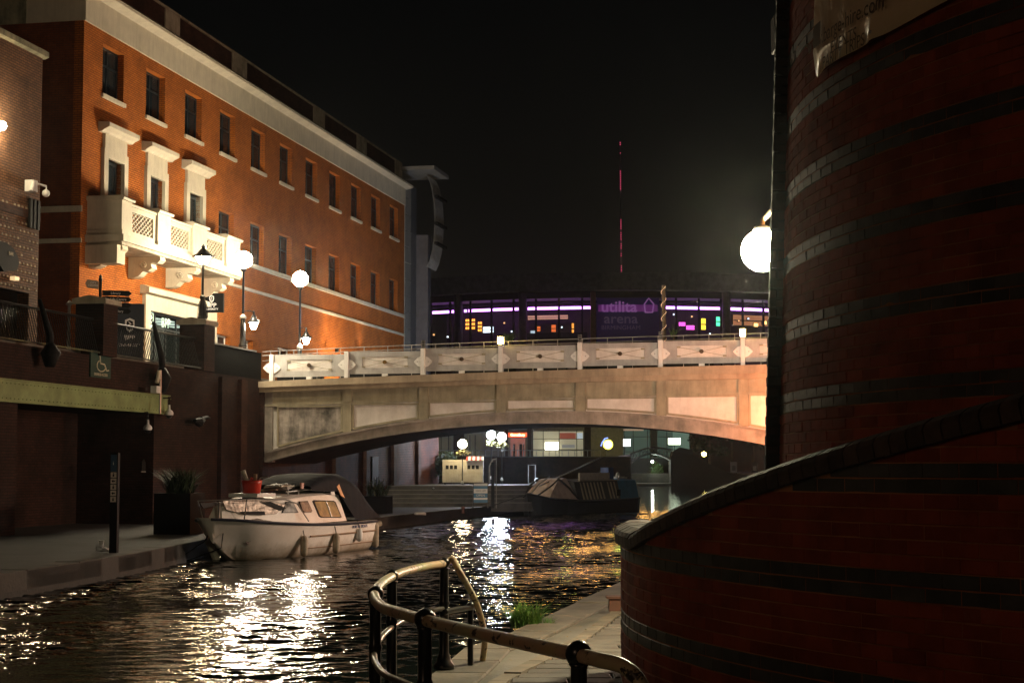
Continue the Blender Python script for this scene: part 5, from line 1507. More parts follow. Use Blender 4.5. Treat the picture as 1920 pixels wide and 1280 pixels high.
# local x toward bow; port side (+y left of forward) faces the camera's right
_v = Vector((ste.x - bow.x, ste.y - bow.y)); _a = math.asin(.95 / _v.length) * .75
bd = Vector((_v.x * math.cos(_a) - _v.y * math.sin(_a), _v.x * math.sin(_a) + _v.y * math.cos(_a))).normalized()
fwd = -bd
cang = math.atan2(fwd.y, fwd.x)
left = Vector((-fwd.y, fwd.x))
LN = 6.3
mid = Vector((bow.x, bow.y)) + bd * (LN / 2 - .55)
CB = thing('white_cruiser', 'small weathered white cabin cruiser with dark canopy moored at the left quay', 'boat', (mid.x, mid.y, 0), cang)
HM = mat('white_gelcoat', (.88, .82, .76), .42, c2=(.74, .66, .58), scale=1.1, bump=.002, bscale=7)
n, l = nodes_of(HM); b = n['Principled BSDF']; src = b.inputs['Base Color'].links[0].from_socket
t = n.new('ShaderNodeTexCoord'); sz_n = n.new('ShaderNodeSeparateXYZ'); l.new(t.outputs['Object'], sz_n.inputs[0])
gn = n.new('ShaderNodeTexNoise'); gn.inputs['Scale'].default_value = 3.5; gn.inputs['Detail'].default_value = 8; gn.inputs['Roughness'].default_value = .75; l.new(t.outputs['Object'], gn.inputs['Vector'])
gm = n.new('ShaderNodeMath'); gm.operation = 'MULTIPLY_ADD'; gm.inputs[1].default_value = .55; l.new(gn.outputs['Fac'], gm.inputs[0]); l.new(sz_n.outputs['Z'], gm.inputs[2])
gr = n.new('ShaderNodeMapRange'); gr.inputs['From Min'].default_value = .30; gr.inputs['From Max'].default_value = .62; gr.inputs['To Min'].default_value = .85; gr.inputs['To Max'].default_value = 0; l.new(gm.outputs[0], gr.inputs['Value'])
gx = n.new('ShaderNodeMix'); gx.data_type = 'RGBA'; l.new(gr.outputs['Result'], gx.inputs[0]); l.new(src, gx.inputs[6]); gx.inputs[7].default_value = (.22, .16, .09, 1)   # waterline grime
l.new(gx.outputs[2], b.inputs['Base Color'])
hl = LN / 2
def S(x, hb, hw, zt, zk): return (x, hb, hw, zt, zk)
st_ = [S(-hl - .05, 1.02, .90, .72, -.2), S(-hl + 1.2, 1.10, .98, .72, -.2), S(-.6, 1.13, 1.0, .73, -.2), S(.9, 1.08, .90, .77, -.2), S(1.9, .93, .66, .82, -.2), S(2.7, .72, .36, .87, -.15), S(hl + .05, .46, .07, .92, 0), S(hl + .58, .12, .015, .95, .5)]
def _res(stt, k=4):
    out = []
    for i in range(len(stt) - 1):
        p0, p1, p2, p3 = stt[max(i - 1, 0)], stt[i], stt[i + 1], stt[min(i + 2, len(stt) - 1)]
        for j in range(k):
            t_ = j / k
            out.append(tuple(.5 * ((2 * b1) + (c1_ - a1) * t_ + (2 * a1 - 5 * b1 + 4 * c1_ - d1) * t_ ** 2 + (-a1 + 3 * b1 - 3 * c1_ + d1) * t_ ** 3) for a1, b1, c1_, d1 in zip(p0, p1, p2, p3)))
    out.append(stt[-1]); return out
st_ = _res(st_)
m = MB()
rows = 7
for (x, hb, hw, zt, zk) in st_:
    for sgn in (-1, 1):
        pass
    prof = [(-hb - .03, zt), (-hb, zt - .07), (-(hb * .72 + hw * .28), zt * .55), (-hw, .08), (-hw * .9, -.02), (0, min(zk, 0))]
    q_ = min(1, max(0, (x - hl + .2) / .7)); q_ = q_ * q_
    nose = [(-hb - .03, zt), (-hb, zt - .07), (-hb * .6, zt - .25), (-hb * .4, zt - .4), (-hb * .2, zt - .5), (0, zt - .55)]
    prof = [(a_[0] * (1 - q_) + c_[0] * q_, a_[1] * (1 - q_) + c_[1] * q_) for a_, c_ in zip(prof, nose)]
    full = prof + [(-a, b_) for a, b_ in prof[-2::-1]]
    rake = lambda z: 0
    for (a, b_) in full:
        xx = x
        xx = x - (zt - b_) * .66 * min(1, max(0, (x - 1.6) / 1.5))
        m.v.append((xx, a, b_))
n_ = 11
for i in range(len(st_) - 1):
    for j in range(n_ - 1): m.f.append((i * n_ + j, (i + 1) * n_ + j, (i + 1) * n_ + j + 1, i * n_ + j + 1))
m.f.append(tuple(range(n_))); m.f.append(tuple(range(len(m.v) - 1, len(m.v) - 1 - n_, -1)))
ho = m.obj('hull', HM, CB, True)
md = ho.modifiers.new('edge', 'EDGE_SPLIT'); md.split_angle = R(50)
# deck
m = MB()
for (x, hb, hw, zt, zk) in st_: m.v += [(x, -hb, zt - .005), (x, hb, zt - .005)]
for i in range(len(st_) - 1): m.f.append((i * 2, i * 2 + 2, i * 2 + 3, i * 2 + 1))
m.obj('deck', mat('boat_deck', (.50, .46, .40), .6, c2=(.3, .27, .23), scale=5), CB)
NV = mat('navy_strake', (.015, .02, .04), .5)
for s in (-1, 1):
    MB().tube([(x, s * (hb + .035), zt - .03) for (x, hb, hw, zt, zk) in st_], .032, 6).obj('gunwale_strake', NV, CB)
# weathered lower side rails on port side
WD = mat('weathered_wood', (.30, .19, .11), .8, c2=(.2, .13, .08), scale=6)
def side(x, z, off=0):
    for a, b_ in zip(st_, st_[1:]):
        if a[0] <= x <= b_[0]: break
    f_ = (x - a[0]) / (b_[0] - a[0]); hb = a[1] + (b_[1] - a[1]) * f_; hw = a[2] + (b_[2] - a[2]) * f_; zt = a[3] + (b_[3] - a[3]) * f_
    if z > zt * .55: q = (zt - .07 - z) / (zt - .07 - zt * .55); y = hb + ((hb * .72 + hw * .28) - hb) * q
    else: q = (zt * .55 - z) / (zt * .55 - .08); y = (hb * .72 + hw * .28) + (hw - (hb * .72 + hw * .28)) * q
    return y + off
MB().tube([(x, side(x, .47, .02), .46) for x in (-hl, -2, -1, 0, .75)], .022, 6).obj('rubbing_strip', WD, CB)
MB().tube([(x, side(x, .2, .015), .19) for x in (-hl, -2, -1, 0, .9)], .014, 6).obj('waterline_strip', WD, CB)
# cabin
def P(px_, py_, yoff=.78):
    """point on the port cabin side plane hit by a photo pixel (local x,z)"""
    o = Vector((mid.x, mid.y)) + left * yoff
    F_ = Frame(o.x, o.y, bd.x, bd.y)
    x, z = F_.hit(px_, py_); return -x, z
cab_prof = [P(424, 978, .3)[0], P(430, 940, .3)[0], P(640, 972)[0], P(618, 925)[0]]
xb0 = cab_prof[2]; xb1 = cab_prof[0]
zr0 = 1.36
def cs_(x, z):  # cabin half width at height
    t_ = (z - .75) / (zr0 - .75)
    base = min(.92, max(.2, (.92 - max(0, x - 1.0) * .30))); return base - .16 * t_
xs_ = [xb0, xb0 + .02 + .9, 0.2, 1.1, 1.9, xb1]
m = MB()
fx1 = cab_prof[1]
top_z = {0: 1.40, 1: 1.42, 2: 1.40, 3: 1.36, 4: 1.30, 5: 1.22}
for i, x in enumerate(xs_):
    zt = top_z[i]; xt = x if i else xb0 + .12
    if i == 5: xt = x - .18
    m.v += [(x, -cs_(x, .75), .74), (xt, -cs_(x, zt) + .0, zt - .05), (xt, -cs_(x, zt) + .14, zt), (xt, 0, zt + .05), (xt, cs_(x, zt) - .14, zt), (xt, cs_(x, zt), zt - .05), (x, cs_(x, .75), .74)]
for i in range(5):
    for j in range(6): m.f.append((i * 7 + j, i * 7 + j + 1, (i + 1) * 7 + j + 1, (i + 1) * 7 + j))
m.f += [tuple(range(6, -1, -1)), tuple(len(m.v) - 7 + q for q in range(7))]
co = m.obj('cabin', HM, CB)
# port windows
def cwin(pts, m_, nm='cabin_window', fr=True):
    loc_ = [P(a, b_) for a, b_ in pts]
    v3 = [(x, cs_(x, z) + .012, z) for x, z in loc_]
    n0 = len(v3); cxx = sum(v[0] for v in v3) / n0; czz = sum(v[2] for v in v3) / n0
    out = [(cxx + (v[0] - cxx) * 1.12, v[1] - .006, czz + (v[2] - czz) * 1.14) for v in v3]
    o1 = MB().add(v3 + [(a, b_ - .02, c) for a, b_, c in v3], [tuple(range(n0)), tuple(range(2 * n0 - 1, n0 - 1, -1))] + [(i, i + n0, (i + 1) % n0 + n0, (i + 1) % n0) for i in range(n0)]).obj(nm, m_, CB)
    MB().add(out + [(a, b_ - .02, c) for a, b_, c in out], [tuple(range(n0)), tuple(range(2 * n0 - 1, n0 - 1, -1))] + [(i, i + n0, (i + 1) % n0 + n0, (i + 1) % n0) for i in range(n0)]).obj('window_rubber', BLACKM, o1)
    return o1
WGL = mat('curtained_glass', (.30, .26, .12), .15, c2=(.16, .15, .08), scale=4)
WG2 = mat('grey_cabin_glass', (.28, .25, .21), .15, c2=(.12, .11, .10), scale=6)
cwin([(535, 960), (542, 941), (549, 941), (553, 959)], WG2)
cwin([(562, 955), (561, 941), (575, 940), (579, 956), (577, 959), (565, 959)], WG2)
cwin([(592, 966), (588, 941), (590, 939), (622, 940), (625, 942), (630, 967), (627, 968), (595, 968)], WGL)
a = P(609, 940); b_ = P(612, 968)
MB().tube([(a[0], cs_(*a) + .02, a[1]), (b_[0], cs_(*b_) + .02, b_[1])], .012, 5).obj('window_bar', METAL, CB)
# windscreen (port part) with silver sheet
SLV = mat('silver_sheet', (.42, .35, .29), .42, .35, c2=(.15, .12, .10), scale=7, bump=.03, bscale=9)
def sheet(pts, m_, nm, off=.03, parent=CB):
    loc_ = [P(a, b_) for a, b_ in pts]; v3 = [(x, cs_(x, z) + off, z) for x, z in loc_]; n0 = len(v3)
    return MB().add(v3 + [(a, b_ - .02, c) for a, b_, c in v3], [tuple(range(n0)), tuple(range(2 * n0 - 1, n0 - 1, -1))] + [(i, i + n0, (i + 1) % n0 + n0, (i + 1) % n0) for i in range(n0)]).obj(nm, m_, parent)
sheet([(468, 939), (500, 935), (530, 943), (540, 945), (526, 963), (505, 965), (487, 962), (470, 955)], SLV, 'silver_screen')
sheet([(430, 944), (466, 940), (466, 945), (434, 953)], BLACKM, 'dark_windscreen', .035)
sheet([(510, 941), (522, 940), (538, 952), (531, 957)], BLACKM, 'dark_flap', .05)
sheet([(484, 959), (512, 958), (512, 965), (488, 964)], BLACKM, 'dark_flap', .055)
# grey tarp over the fore cabin (lumpy)
m = MB(); nx, ny = 14, 8
xa, xb = 1.35, 2.95
for i in range(nx + 1):
    for j in range(ny + 1):
        x = xa + (xb - xa) * i / nx; v_ = -1 + 2 * j / ny
        hb = .80 - (x - xa) * .22
        z = .80 + .36 * (1 - abs(v_) ** 2.2) * (1 - ((i / nx) ** 2) * .75) + .05 * noise.noise(Vector((x * 3, v_ * 2.5, 1.7)))
        m.v.append((x, v_ * (hb + .02 * noise.noise(Vector((x * 5, v_, 3)))), z))
for i in range(nx):
    for j in range(ny): m.f.append((i * (ny + 1) + j, (i + 1) * (ny + 1) + j, (i + 1) * (ny + 1) + j + 1, i * (ny + 1) + j + 1))
m.obj('foredeck_tarp', mat('grey_tarp', (.30, .26, .23), .5, c2=(.12, .10, .09), scale=4, bump=.015, bscale=6), CB, True)
# pulpit rails
MB().tube([(hl + .25, .15, .93), (hl + .32, .2, 1.28)], .022, 6).obj('pulpit_post', METAL, CB)
MB().tube([(hl - .35, .45, .9), (hl - .4, .48, 1.33)], .014, 6).obj('stanchion', BLACK, CB)
MB().tube([(hl + .35, -.3, 1.3), (hl - .4, .46, 1.33), (1.5, .8, 1.30), (1.1, .9, 1.2), (.7, 1.0, .8)], .014, 6).obj('guard_rail', METAL, CB)
MB().tube([(hl + .1, -.3, .9), (hl + .35, -.3, 1.3)], .014, 6).obj('stanchion', METAL, CB)
# roof rails and boards
for s in (-1, 1):
    MB().tube([(xb0 + .3, s * .55, 1.50), (-.2, s * .55, 1.50), (.9, s * .52, 1.46)], .018, 6).obj('roof_rail', WHITEP, CB)
    for x in (xb0 + .5, -.6, .3, .85): MB().tube([(x, s * .55, 1.40), (x, s * .55, 1.50)], .015, 5).obj('rail_foot', WHITEP, CB)
for q, (x0, x1, y_, z_, c_) in enumerate(((-1.3, .9, .35, 1.60, KC), (-.9, .7, .1, 1.50, WD), (-.6, 1.1, -.15, 1.49, WD))):
    pass
t = thing('roof_boards', 'loose boards and bits of wood lying on the cruiser roof', 'planks', (0, 0, 0), cang)
cw = Matrix.Translation(CB.location) @ Matrix.Rotation(cang, 4, 'Z')
t.location = cw @ Vector((0, 0, 1.47))
MB().box(-1.35, .95, .30, .42, .10, .135).obj('plank', KC, t)
MB().box(-.9, .8, .05, .2, .02, .05).obj('plank', WD, t)
MB().box(-.3, 1.1, -.25, -.05, .0, .03).obj('plank', WD, t)
m = MB().ball((.35, .1, .08), .35, 12, 8, .25); m.v = [(v[0] + random.uniform(-.04, .04), v[1] + random.uniform(-.04, .04), v[2] + random.uniform(-.02, .03)) for v in m.v]
m.obj('crumpled_sheet', MATS['grey_tarp'], t)
# canopy: dark fabric hood from roof to stern
CN = mat('navy_canvas', (.013, .015, .020), .75, c2=(.010, .011, .014), scale=2.5, bump=.02, bscale=4, spec=.12)
prof = [P(q[0], q[1], q[2]) for q in ((545, 908, .3), (560, 898, .32), (578, 889, .36), (604, 886, .42), (632, 887, .5), (654, 900, .6), (672, 925, .7), (688, 955, .7), (696, 969, .7))]
lowz = [1.47, 1.47, 1.46, 1.45, 1.42, 1.0, .78, .76, .75]
m = MB(); ny = 12
for (x, zt), zl_ in zip(prof, lowz):
    if x < xb0 + .12: zl_ = .76
    hb = .84 if x > xb0 + .3 else 1.0
    for j in range(ny + 1):
        a = math.pi * j / ny
        ca, sa = math.cos(a), math.sin(a)
        y = hb * (abs(ca) ** .55) * (1 if ca > 0 else -1)
        m.v.append((x - (0 if zl_ > 1.3 else (1 - sa) * .0), y, zl_ + (zt - zl_) * sa ** .55 + .02 * noise.noise(Vector((x * 4, ca * 3, 9)))))
for i in range(len(prof) - 1):
    for j in range(ny): m.f.append((i * (ny + 1) + j, (i + 1) * (ny + 1) + j, (i + 1) * (ny + 1) + j + 1, i * (ny + 1) + j + 1))
m.f.append(tuple(range(len(m.v) - 1, len(m.v) - 2 - ny, -1)))
cn = m.obj('canopy', CN, CB, True)
# yellowish clear windows in the canopy side
for pts in (((642, 912), (648, 906), (654, 914), (656, 928), (654, 934), (647, 928)), ((659, 914), (664, 918), (667, 930), (664, 930))):
    loc_ = [P(a, b_, .99) for a, b_ in pts]; n0 = len(loc_)
    v3 = [(x, .86 + (1.5 - z) * .18, z) for x, z in loc_]
    MB().add(v3 + [(a, b_ - .02, c) for a, b_, c in v3], [tuple(range(n0)), tuple(range(2 * n0 - 1, n0 - 1, -1))] + [(i, i + n0, (i + 1) % n0 + n0, (i + 1) % n0) for i in range(n0)]).obj('canopy_window', mat('amber_vinyl', (.42, .30, .18), .2), cn)
a = P(641, 972); MB().add([(P(617, 905)[0], .8, P(617, 905)[1]), (P(623, 905)[0], .8, P(623, 905)[1]), (P(627, 928)[0], .8, P(627, 928)[1]), (P(619, 926)[0], .8, P(619, 926)[1])], [(0, 1, 2, 3)]).obj('arch_frame', WHITEP, CB)
MB().box(P(567, 903)[0] - .12, P(567, 903)[0], .72, .76, 1.53, 1.66).obj('flag_patch', mat('patch', (.6, .35, .3), .7), CB)
# hull scuffs: patch geometry
sheet2 = MB()
# fenders
FM = mat('fender_dirty', (.50, .42, .31), .6, c2=(.30, .23, .16), scale=4)
for i, (px_, z0, z1, y) in enumerate(((565, .02, .5, 0), (618, .02, .5, 0), (663, .24, .56, 0))):
    x, _ = P(px_, 1010, 1.0)
    t = thing('boat_fender', ('grubby fender nearest the bow on the cruiser side', 'grubby fender in the middle of the cruiser side', 'cleaner white fender near the cruiser stern')[i], 'fender', cw @ Vector((x, side(x, .35) + .09, z0)), cang, 'fenders hung along the cruiser')
    h = z1 - z0
    MB().lathe([(.02, 0), (.075, .04), (.085, .1), (.085, h - .1), (.06, h - .03), (.02, h)], 12).obj('body', FM if i < 2 else WHITEP, t, True)
    MB().tube([(0, 0, h), (0, -.06, .74 - z0)], .01, 5).obj('line', BLACKM, t)
t = thing('boat_fender', 'long fender standing at the cruiser stern corner', 'fender', cw @ Vector((-hl - .1, .98, .03)), cang, 'fenders hung along the cruiser')
MB().lathe([(.03, 0), (.085, .05), (.09, .5), (.10, .56), (.05, .62)], 12).obj('body', FM, t, True)
MB().tube([(0, 0, .56), (-.12, .1, .6)], .07, 8).obj('top_roll', FM, t)
p = at_z(402, 1046, .05)
t = thing('boat_fender', 'cream fender floating tilted between the bow and the quay', 'fender', (p.x, p.y, .0), 0, 'fenders hung along the cruiser')
MB().tube([(.05, 0, 0), (-.12, 0, .44)], .09, 10, rs=[.08, .10]).obj('body', KC, t)
MB().tube([(-.12, 0, .44), (0, .3, .95)], .01, 5).obj('line', BLACKM, t)
t = thing('mooring_rope', 'dark mooring rope hanging from the cruiser bow to the quay', 'rope', cw @ Vector((hl + .1, .05, .9)), 0)
MB().tube([(0, 0, 0), (-.25, -.1, -.45), (-.7, 0, -.75), (-1.0, .3, -.6)], .016, 5).obj('line', BLACKM, t)
MB().tube([(.15, 0, 0), (.1, -.1, -.6), (-.6, -.3, -.86)], .012, 5).obj('line', BLACKM, t)
# registration lettering
nm_ = text('name_lettering', 'NORFOLK  BROADS', .10, mat('faded_blue', (.12, .14, .25), .7), CB, -hl + 1.25, side(-hl + 1.2, .62) + .05, .60, rot=(math.pi / 2, 0, math.pi))
# dark damage patch on hull
xk, zk = P(502, 1017, 1.0)
MB().prism([(-.15, .03), (-.03, .01), (.02, -.05), (.10, -.02), (.14, .03), (.02, .02)], -.005, .005).obj('hull_scar', mat('scar', (.07, .05, .04), .8), CB, loc=(xk, side(xk, zk) + .012, zk))
# red bucket with brushes
x, z = P(472, 924, .2)
t = thing('red_bucket', 'red bucket of brushes and sticks standing on the cruiser cabin roof', 'bucket', cw @ Vector((x, .2, z)), 0)
RDM = mat('red_plastic', (.62, .035, .012), .4, var=.15)
m = MB().lathe([(.19, 0), (.215, .22), (.23, .28), (.22, .28), (.205, .22), (.18, .02)], 20).obj('pail', RDM, t, True)
MB().tube([(-.05, 0, .1), (-.2, 0, .5)], .045, 8, rs=[.04, .055]).obj('brush_roll', KC, t)
MB().tube([(.05, 0, .1), (.08, 0, .42)], .04, 8).obj('wood_stick', WD, t)
MB().tube([(.1, 0, .2), (.2, 0, .34), (.36, 0, .36)], .018, 6).obj('hook_handle', METAL, t)
MB().tube([(-.1, .05, .15), (0, 0, .33), (.06, .02, .3)], .03, 6).obj('cloth_roll', RDM, t)
t = thing('roof_mat', 'rolled pale mat on the cruiser roof below the red bucket', 'mat', cw @ Vector((x, .2, z - .085)), cang)
MB().box(-.48, .42, -.35, .35, 0, .08).obj('sheet', WHITEP, t)

# ================================================================== ROUND TOWER AND RAMP WALL
TC0 = (8.3, 12.2)
def TR(z): return 6.28 - .034 * (z - 2.48)
def PR(z): return 6.40 - .036 * (z - 2)
def ring_pt(R_, phi, z): return (TC0[0] - R_ * math.cos(phi), TC0[1] - R_ * math.sin(phi), z)
BRK = mat('tower_brick', (.33, .066, .031), .85, c2=(.20, .040, .020), scale=2.6, bump=.003, bscale=60, rnd=.2, wpos=True, salts=.22, spec=.2)
BND = mat('blue_band_brick', (.080, .078, .074), .6, c2=(.042, .042, .042), scale=3, bump=.002, bscale=50, rnd=.25, wpos=True, salts=.08, spec=.3)
MOR = mat('tower_mortar', (.46, .20, .09), .85, c2=(.15, .035, .016), scale=1.1, spec=.2)
TOW = thing('round_tower', 'tapering round red brick tower with double bands of dark blue bricks', 'tower', (TC0[0], TC0[1], .37), 0)
RMP = thing('ramp_wall', 'curved red brick ramp wall with dark bands and rounded coping wrapping the tower', 'wall', (TC0[0], TC0[1], .37), 0)
def is_band(row, base):  # rows counted so that bands of two courses come every seven
    return (row - base) % 7 in (0, 1)
CH = .075
# row index r has its bottom at z = 1.95 - .075 + (r)*.075 ; bands centred at 1.95+.525k
def row_z(r): return 1.875 + r * CH
cam2 = Vector((0, 0, EYE))
def brickwork(root, Rf, z_lo, z_hi, ph0, ph1, m_top=None, skip=None, limit=300):
    """brick positions with their apparent size"""
    out = []
    r = math.floor((z_lo - 1.875) / CH)
    while row_z(r) < z_hi:
        z = row_z(r) + CH / 2; Rr = Rf(z); L_ = .225; dphi = L_ / Rr
        off = (r % 2) * .5 * dphi
        i = math.floor(ph0 / dphi)
        while i * dphi < ph1:
            ph = i * dphi + off
            if not (skip and skip(ph, z)):
                p = Vector(ring_pt(Rr, ph, z)); nrm = Vector((-math.cos(ph), -math.sin(ph), 0)); v = cam2 - p
                face = max(0, nrm.dot(v.normalized())); 
                inx = abs(p.x / max(p.y, .1)) < .315 and p.y > 0
                zz = (p.z - EYE) / max(p.y, .1)
                vis = inx and -.135 < zz < .29
                out.append((face * .225 * CH / v.length_squared if vis else 0, ph, z, r, is_band(r, 0)))
            i += 1
        r += 1
    out.sort(reverse=True)
    return out
W2, H2, D2 = .1102, .0342, .05
# shared brick meshes: front face bevelled, local -x is outward
def brick_mesh(nm, m_, seed):
    rb = random.Random(seed); j = lambda a: a + rb.uniform(-.0012, .0012)
    b_ = .004
    v = [(0, -W2, -H2), (0, W2, -H2), (0, W2, H2), (0, -W2, H2)]
    v1 = [(-D2 + b_, y, z) for _, y, z in v]
    v2 = [(-D2 + rb.uniform(-.002, .002), j(y * (1 - b_ / W2)), j(z * (1 - b_ / H2))) for _, y, z in v]
    me = bpy.data.meshes.new(nm)
    f = []
    for k in (0, 4):
        f += [(k + i, k + (i + 1) % 4, k + (i + 1) % 4 + 4, k + i + 4) for i in range(4)]
    f += [(8, 9, 10, 11), (3, 2, 1, 0)]
    me.from_pydata(v + v1 + v2, [], [tuple(reversed(q)) for q in f]); me.materials.append(m_); me.update(); return me
BM_ = [brick_mesh('brick', BRK, s_) for s_ in range(5)]
NM_ = [brick_mesh('band_brick', BND, s_ + 20) for s_ in range(4)]
def lay(root, bricks, Rf, limit=300):
    stuff = {False: MB(), True: MB()}
    cnt = {False: 0, True: 0}
    rb = random.Random(11)
    for (score, ph, z, r, band) in bricks:
        Rr = Rf(z) - D2
        loc = Vector((-Rr * math.cos(ph), -Rr * math.sin(ph), z - .37))
        rot = (0, 0, ph)
        me = (NM_ if band else BM_)[rb.randrange(4)]
        jit = rb.uniform(-.0025, .0025)
        if cnt[band] < limit and score > 0:
            o = link('band_brick' if band else 'brick', me, root, loc=loc + Vector((-math.cos(ph), -math.sin(ph), 0)) * jit, rot=(0, 0, ph)); cnt[band] += 1
        else:
            M_ = Matrix.Translation(loc + Vector((-math.cos(ph), -math.sin(ph), 0)) * jit) @ Matrix.Rotation(ph, 4, 'Z')
            stuff[band].add([M_ @ v.co for v in me.vertices], [tuple(p_.vertices) for p_ in me.polygons])
    if stuff[False].v: stuff[False].obj('distant_bricks', BRK, root, kind='stuff')
    if stuff[True].v: stuff[True].obj('distant_band_bricks', BND, root, kind='stuff')
def core(name, root, Rf, z0, z1, ph0, ph1, m_, thick=.5, rec=.004, topf=None):
    mb = MB(); N = int((ph1 - ph0) / .035) + 1; zs = [z0 + (z1 - z0) * i / 6 for i in range(7)]
    for i in range(N):
        a, b_ = ph0 + (ph1 - ph0) * i / N, ph0 + (ph1 - ph0) * (i + 1) / N
        for k in range(6):
            za, zb = zs[k], zs[k + 1]
            if topf:
                ta, tb = topf(a), topf(b_)
                zA, zB = [z0 + (ta - z0) * k / 6, z0 + (ta - z0) * (k + 1) / 6], [z0 + (tb - z0) * k / 6, z0 + (tb - z0) * (k + 1) / 6]
            else: zA = zB = [za, zb]
            def q(ph, z, d): Rr = Rf(z) - rec - d; return (-Rr * math.cos(ph), -Rr * math.sin(ph), z - .37)
            vs = [q(a, zA[0], 0), q(b_, zB[0], 0), q(b_, zB[1], 0), q(a, zA[1], 0), q(a, zA[0], thick), q(b_, zB[0], thick), q(b_, zB[1], thick), q(a, zA[1], thick)]
            fs = [(0, 1, 2, 3), (7, 6, 5, 4)]
            if k == 5: fs.append((3, 2, 6, 7))
            if i == 0: fs.append((0, 3, 7, 4))
            if i == N - 1: fs.append((1, 5, 6, 2))
            mb.add(vs, fs)
    return mb.obj(name, m_, root)
core('core', TOW, TR, .37, 8.6, R(-70), R(75), MOR, thick=.35)
core('ramp_fill', RMP, lambda z: 7.28, .37, 1.35, R(-8), R(75), DB, thick=1.2)
def cop_z(ph): return 1.60 + max(0, (math.degrees(ph) - 6.0)) * .0243
def RR(z): return 7.5
core('core', RMP, RR, .37, 2, R(-9), R(75), MOR, thick=.22, topf=lambda a: cop_z(a) - .10)
bk = brickwork(TOW, TR, 1.6, 7.0, R(-9), R(42), skip=lambda ph, z: z < cop_z(ph) - .35 and ph > 0.0)
lay(TOW, bk, TR)
bk = brickwork(RMP, RR, .37, 3.0, R(-9), R(55), skip=lambda ph, z: z > cop_z(ph) - .13)
lay(RMP, bk, RR)
# coping bricks: bullnose, one by one
CPM = mat('coping_brick', (.085, .055, .042), .8, c2=(.045, .032, .027), scale=6, bump=.003, bscale=40, rnd=.25, wpos=True, salts=.12, spec=.25)
cr = [(-.045, -.10), (-.05, -.03), (-.03, .0), (.04, .035), (.14, .045), (.24, .03), (.28, .0), (.29, -.10)]
n0 = len(cr); w_ = .052
me = bpy.data.meshes.new('coping_brick')
vs = [(x, -w_ , z) for x, z in cr] + [(x, w_, z) for x, z in cr]
me.from_pydata(vs, [], [tuple(range(n0)), tuple(range(2 * n0 - 1, n0 - 1, -1))] + [(i, i + n0, (i + 1) % n0 + n0, (i + 1) % n0) for i in range(n0)])
me.materials.append(CPM); me.update()
ph = R(-8)
rb = random.Random(5)
while ph < R(60):
    zc = cop_z(ph) - .045
    o = link('coping_brick', me, RMP, loc=(-7.5 * math.cos(ph), -7.5 * math.sin(ph), zc - .37 + rb.uniform(-.002, .002)), rot=(0, 0, ph))
    sl = math.atan2(cop_z(ph + .01) - cop_z(ph), .075)
    o.rotation_euler = (0, 0, ph); o.rotation_euler = (Matrix.Rotation(ph, 4, 'Z') @ Matrix.Rotation(-sl, 4, 'X')).to_euler()
    ph += .113 / 7.5
core('coping_bed', RMP, lambda z: 7.49, .37, 2, R(-8.5), R(60), MOR, thick=.25, topf=lambda a: cop_z(a) - .07)
# pilaster behind the tower's left edge
pm = MB(); 
for i in range(4):
    a, b_ = R(-14 + i * 2.05), R(-14 + (i + 1) * 2.05)
    for k in range(8):
        za, zb = .37 + k * 1.03, .37 + (k + 1) * 1.03
        def q(ph, z, d): Rr = PR(z) - d; return (-Rr * math.cos(ph), -Rr * math.sin(ph), z - .37)
        vs = [q(a, za, 0), q(b_, za, 0), q(b_, zb, 0), q(a, zb, 0), q(a, za, .4), q(b_, za, .4), q(b_, zb, .4), q(a, zb, .4)]
        pm.add(vs, [(0, 1, 2, 3)] + ([(1, 5, 6, 2)] if i == 3 else []) + ([(0, 3, 7, 4)] if i == 0 else []))
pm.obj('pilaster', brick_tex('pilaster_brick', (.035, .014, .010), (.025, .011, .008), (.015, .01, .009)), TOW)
EBM = brick_mesh('edge_brick', mat('shaded_rim_brick', (.022, .014, .012), .9, spec=.1), 40)  # near-black colour paints the rim in shade despite the lamp behind
# toothed edge bricks of the pilaster
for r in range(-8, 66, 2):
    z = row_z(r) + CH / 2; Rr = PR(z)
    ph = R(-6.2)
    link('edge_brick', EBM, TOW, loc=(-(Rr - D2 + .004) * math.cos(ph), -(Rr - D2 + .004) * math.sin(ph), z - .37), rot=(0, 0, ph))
# downpipe at the top left of the tower
t = thing('downpipe', 'dark rainwater pipe at the top left edge of the tower', 'pipe', ring_pt(TR(5) + .12, R(-20), 4.6), 0)
MB().tube([(0, 0, 0), (0, 0, 3.4)], .06, 10).obj('pipe', BLACKM, t)
MB().box(-.1, .1, -.1, .1, 1.0, 1.3).obj('hopper', BLACKM, t)
# drain box low on the wall's edge
p = at_z(1160, 1146, .40); t = thing('iron_fitting', 'small rusty iron fitting standing on the towpath by the wall', 'fitting', (p.x + .0, p.y, .41), 0)
MB().box(-.11, .16, -.1, .1, 0, .14).obj('body', mat('rust', (.12, .05, .03), .7), t)
MB().box(-.14, .16, -.12, .12, .14, .165).obj('lid', mat('rust', (.12, .05, .03), .7), t)
# globe lamp on bracket
g = at_y(1429, 470, 15.2)
t = thing('tower_globe_lamp', 'very bright round globe lamp on a curved bracket at the tower edge', 'wall lamp', g, 0)
MB().ball((0, 0, 0), .19, 28, 18).obj('globe', emit('tower_globe', (1, .90, .58), 800), t, True)
MB().tube([(.42, -.12, .40), (.22, -.04, .40), (.08, 0, .36), (.01, 0, .28), (0, 0, .17)], .022, 8).obj('bracket', mat('bracket_cream', (.6, .55, .4), .5), t)
MB().lathe([(.09, .17), (.07, .22), (.02, .24)], 12).obj('gallery', METAL, t, True)

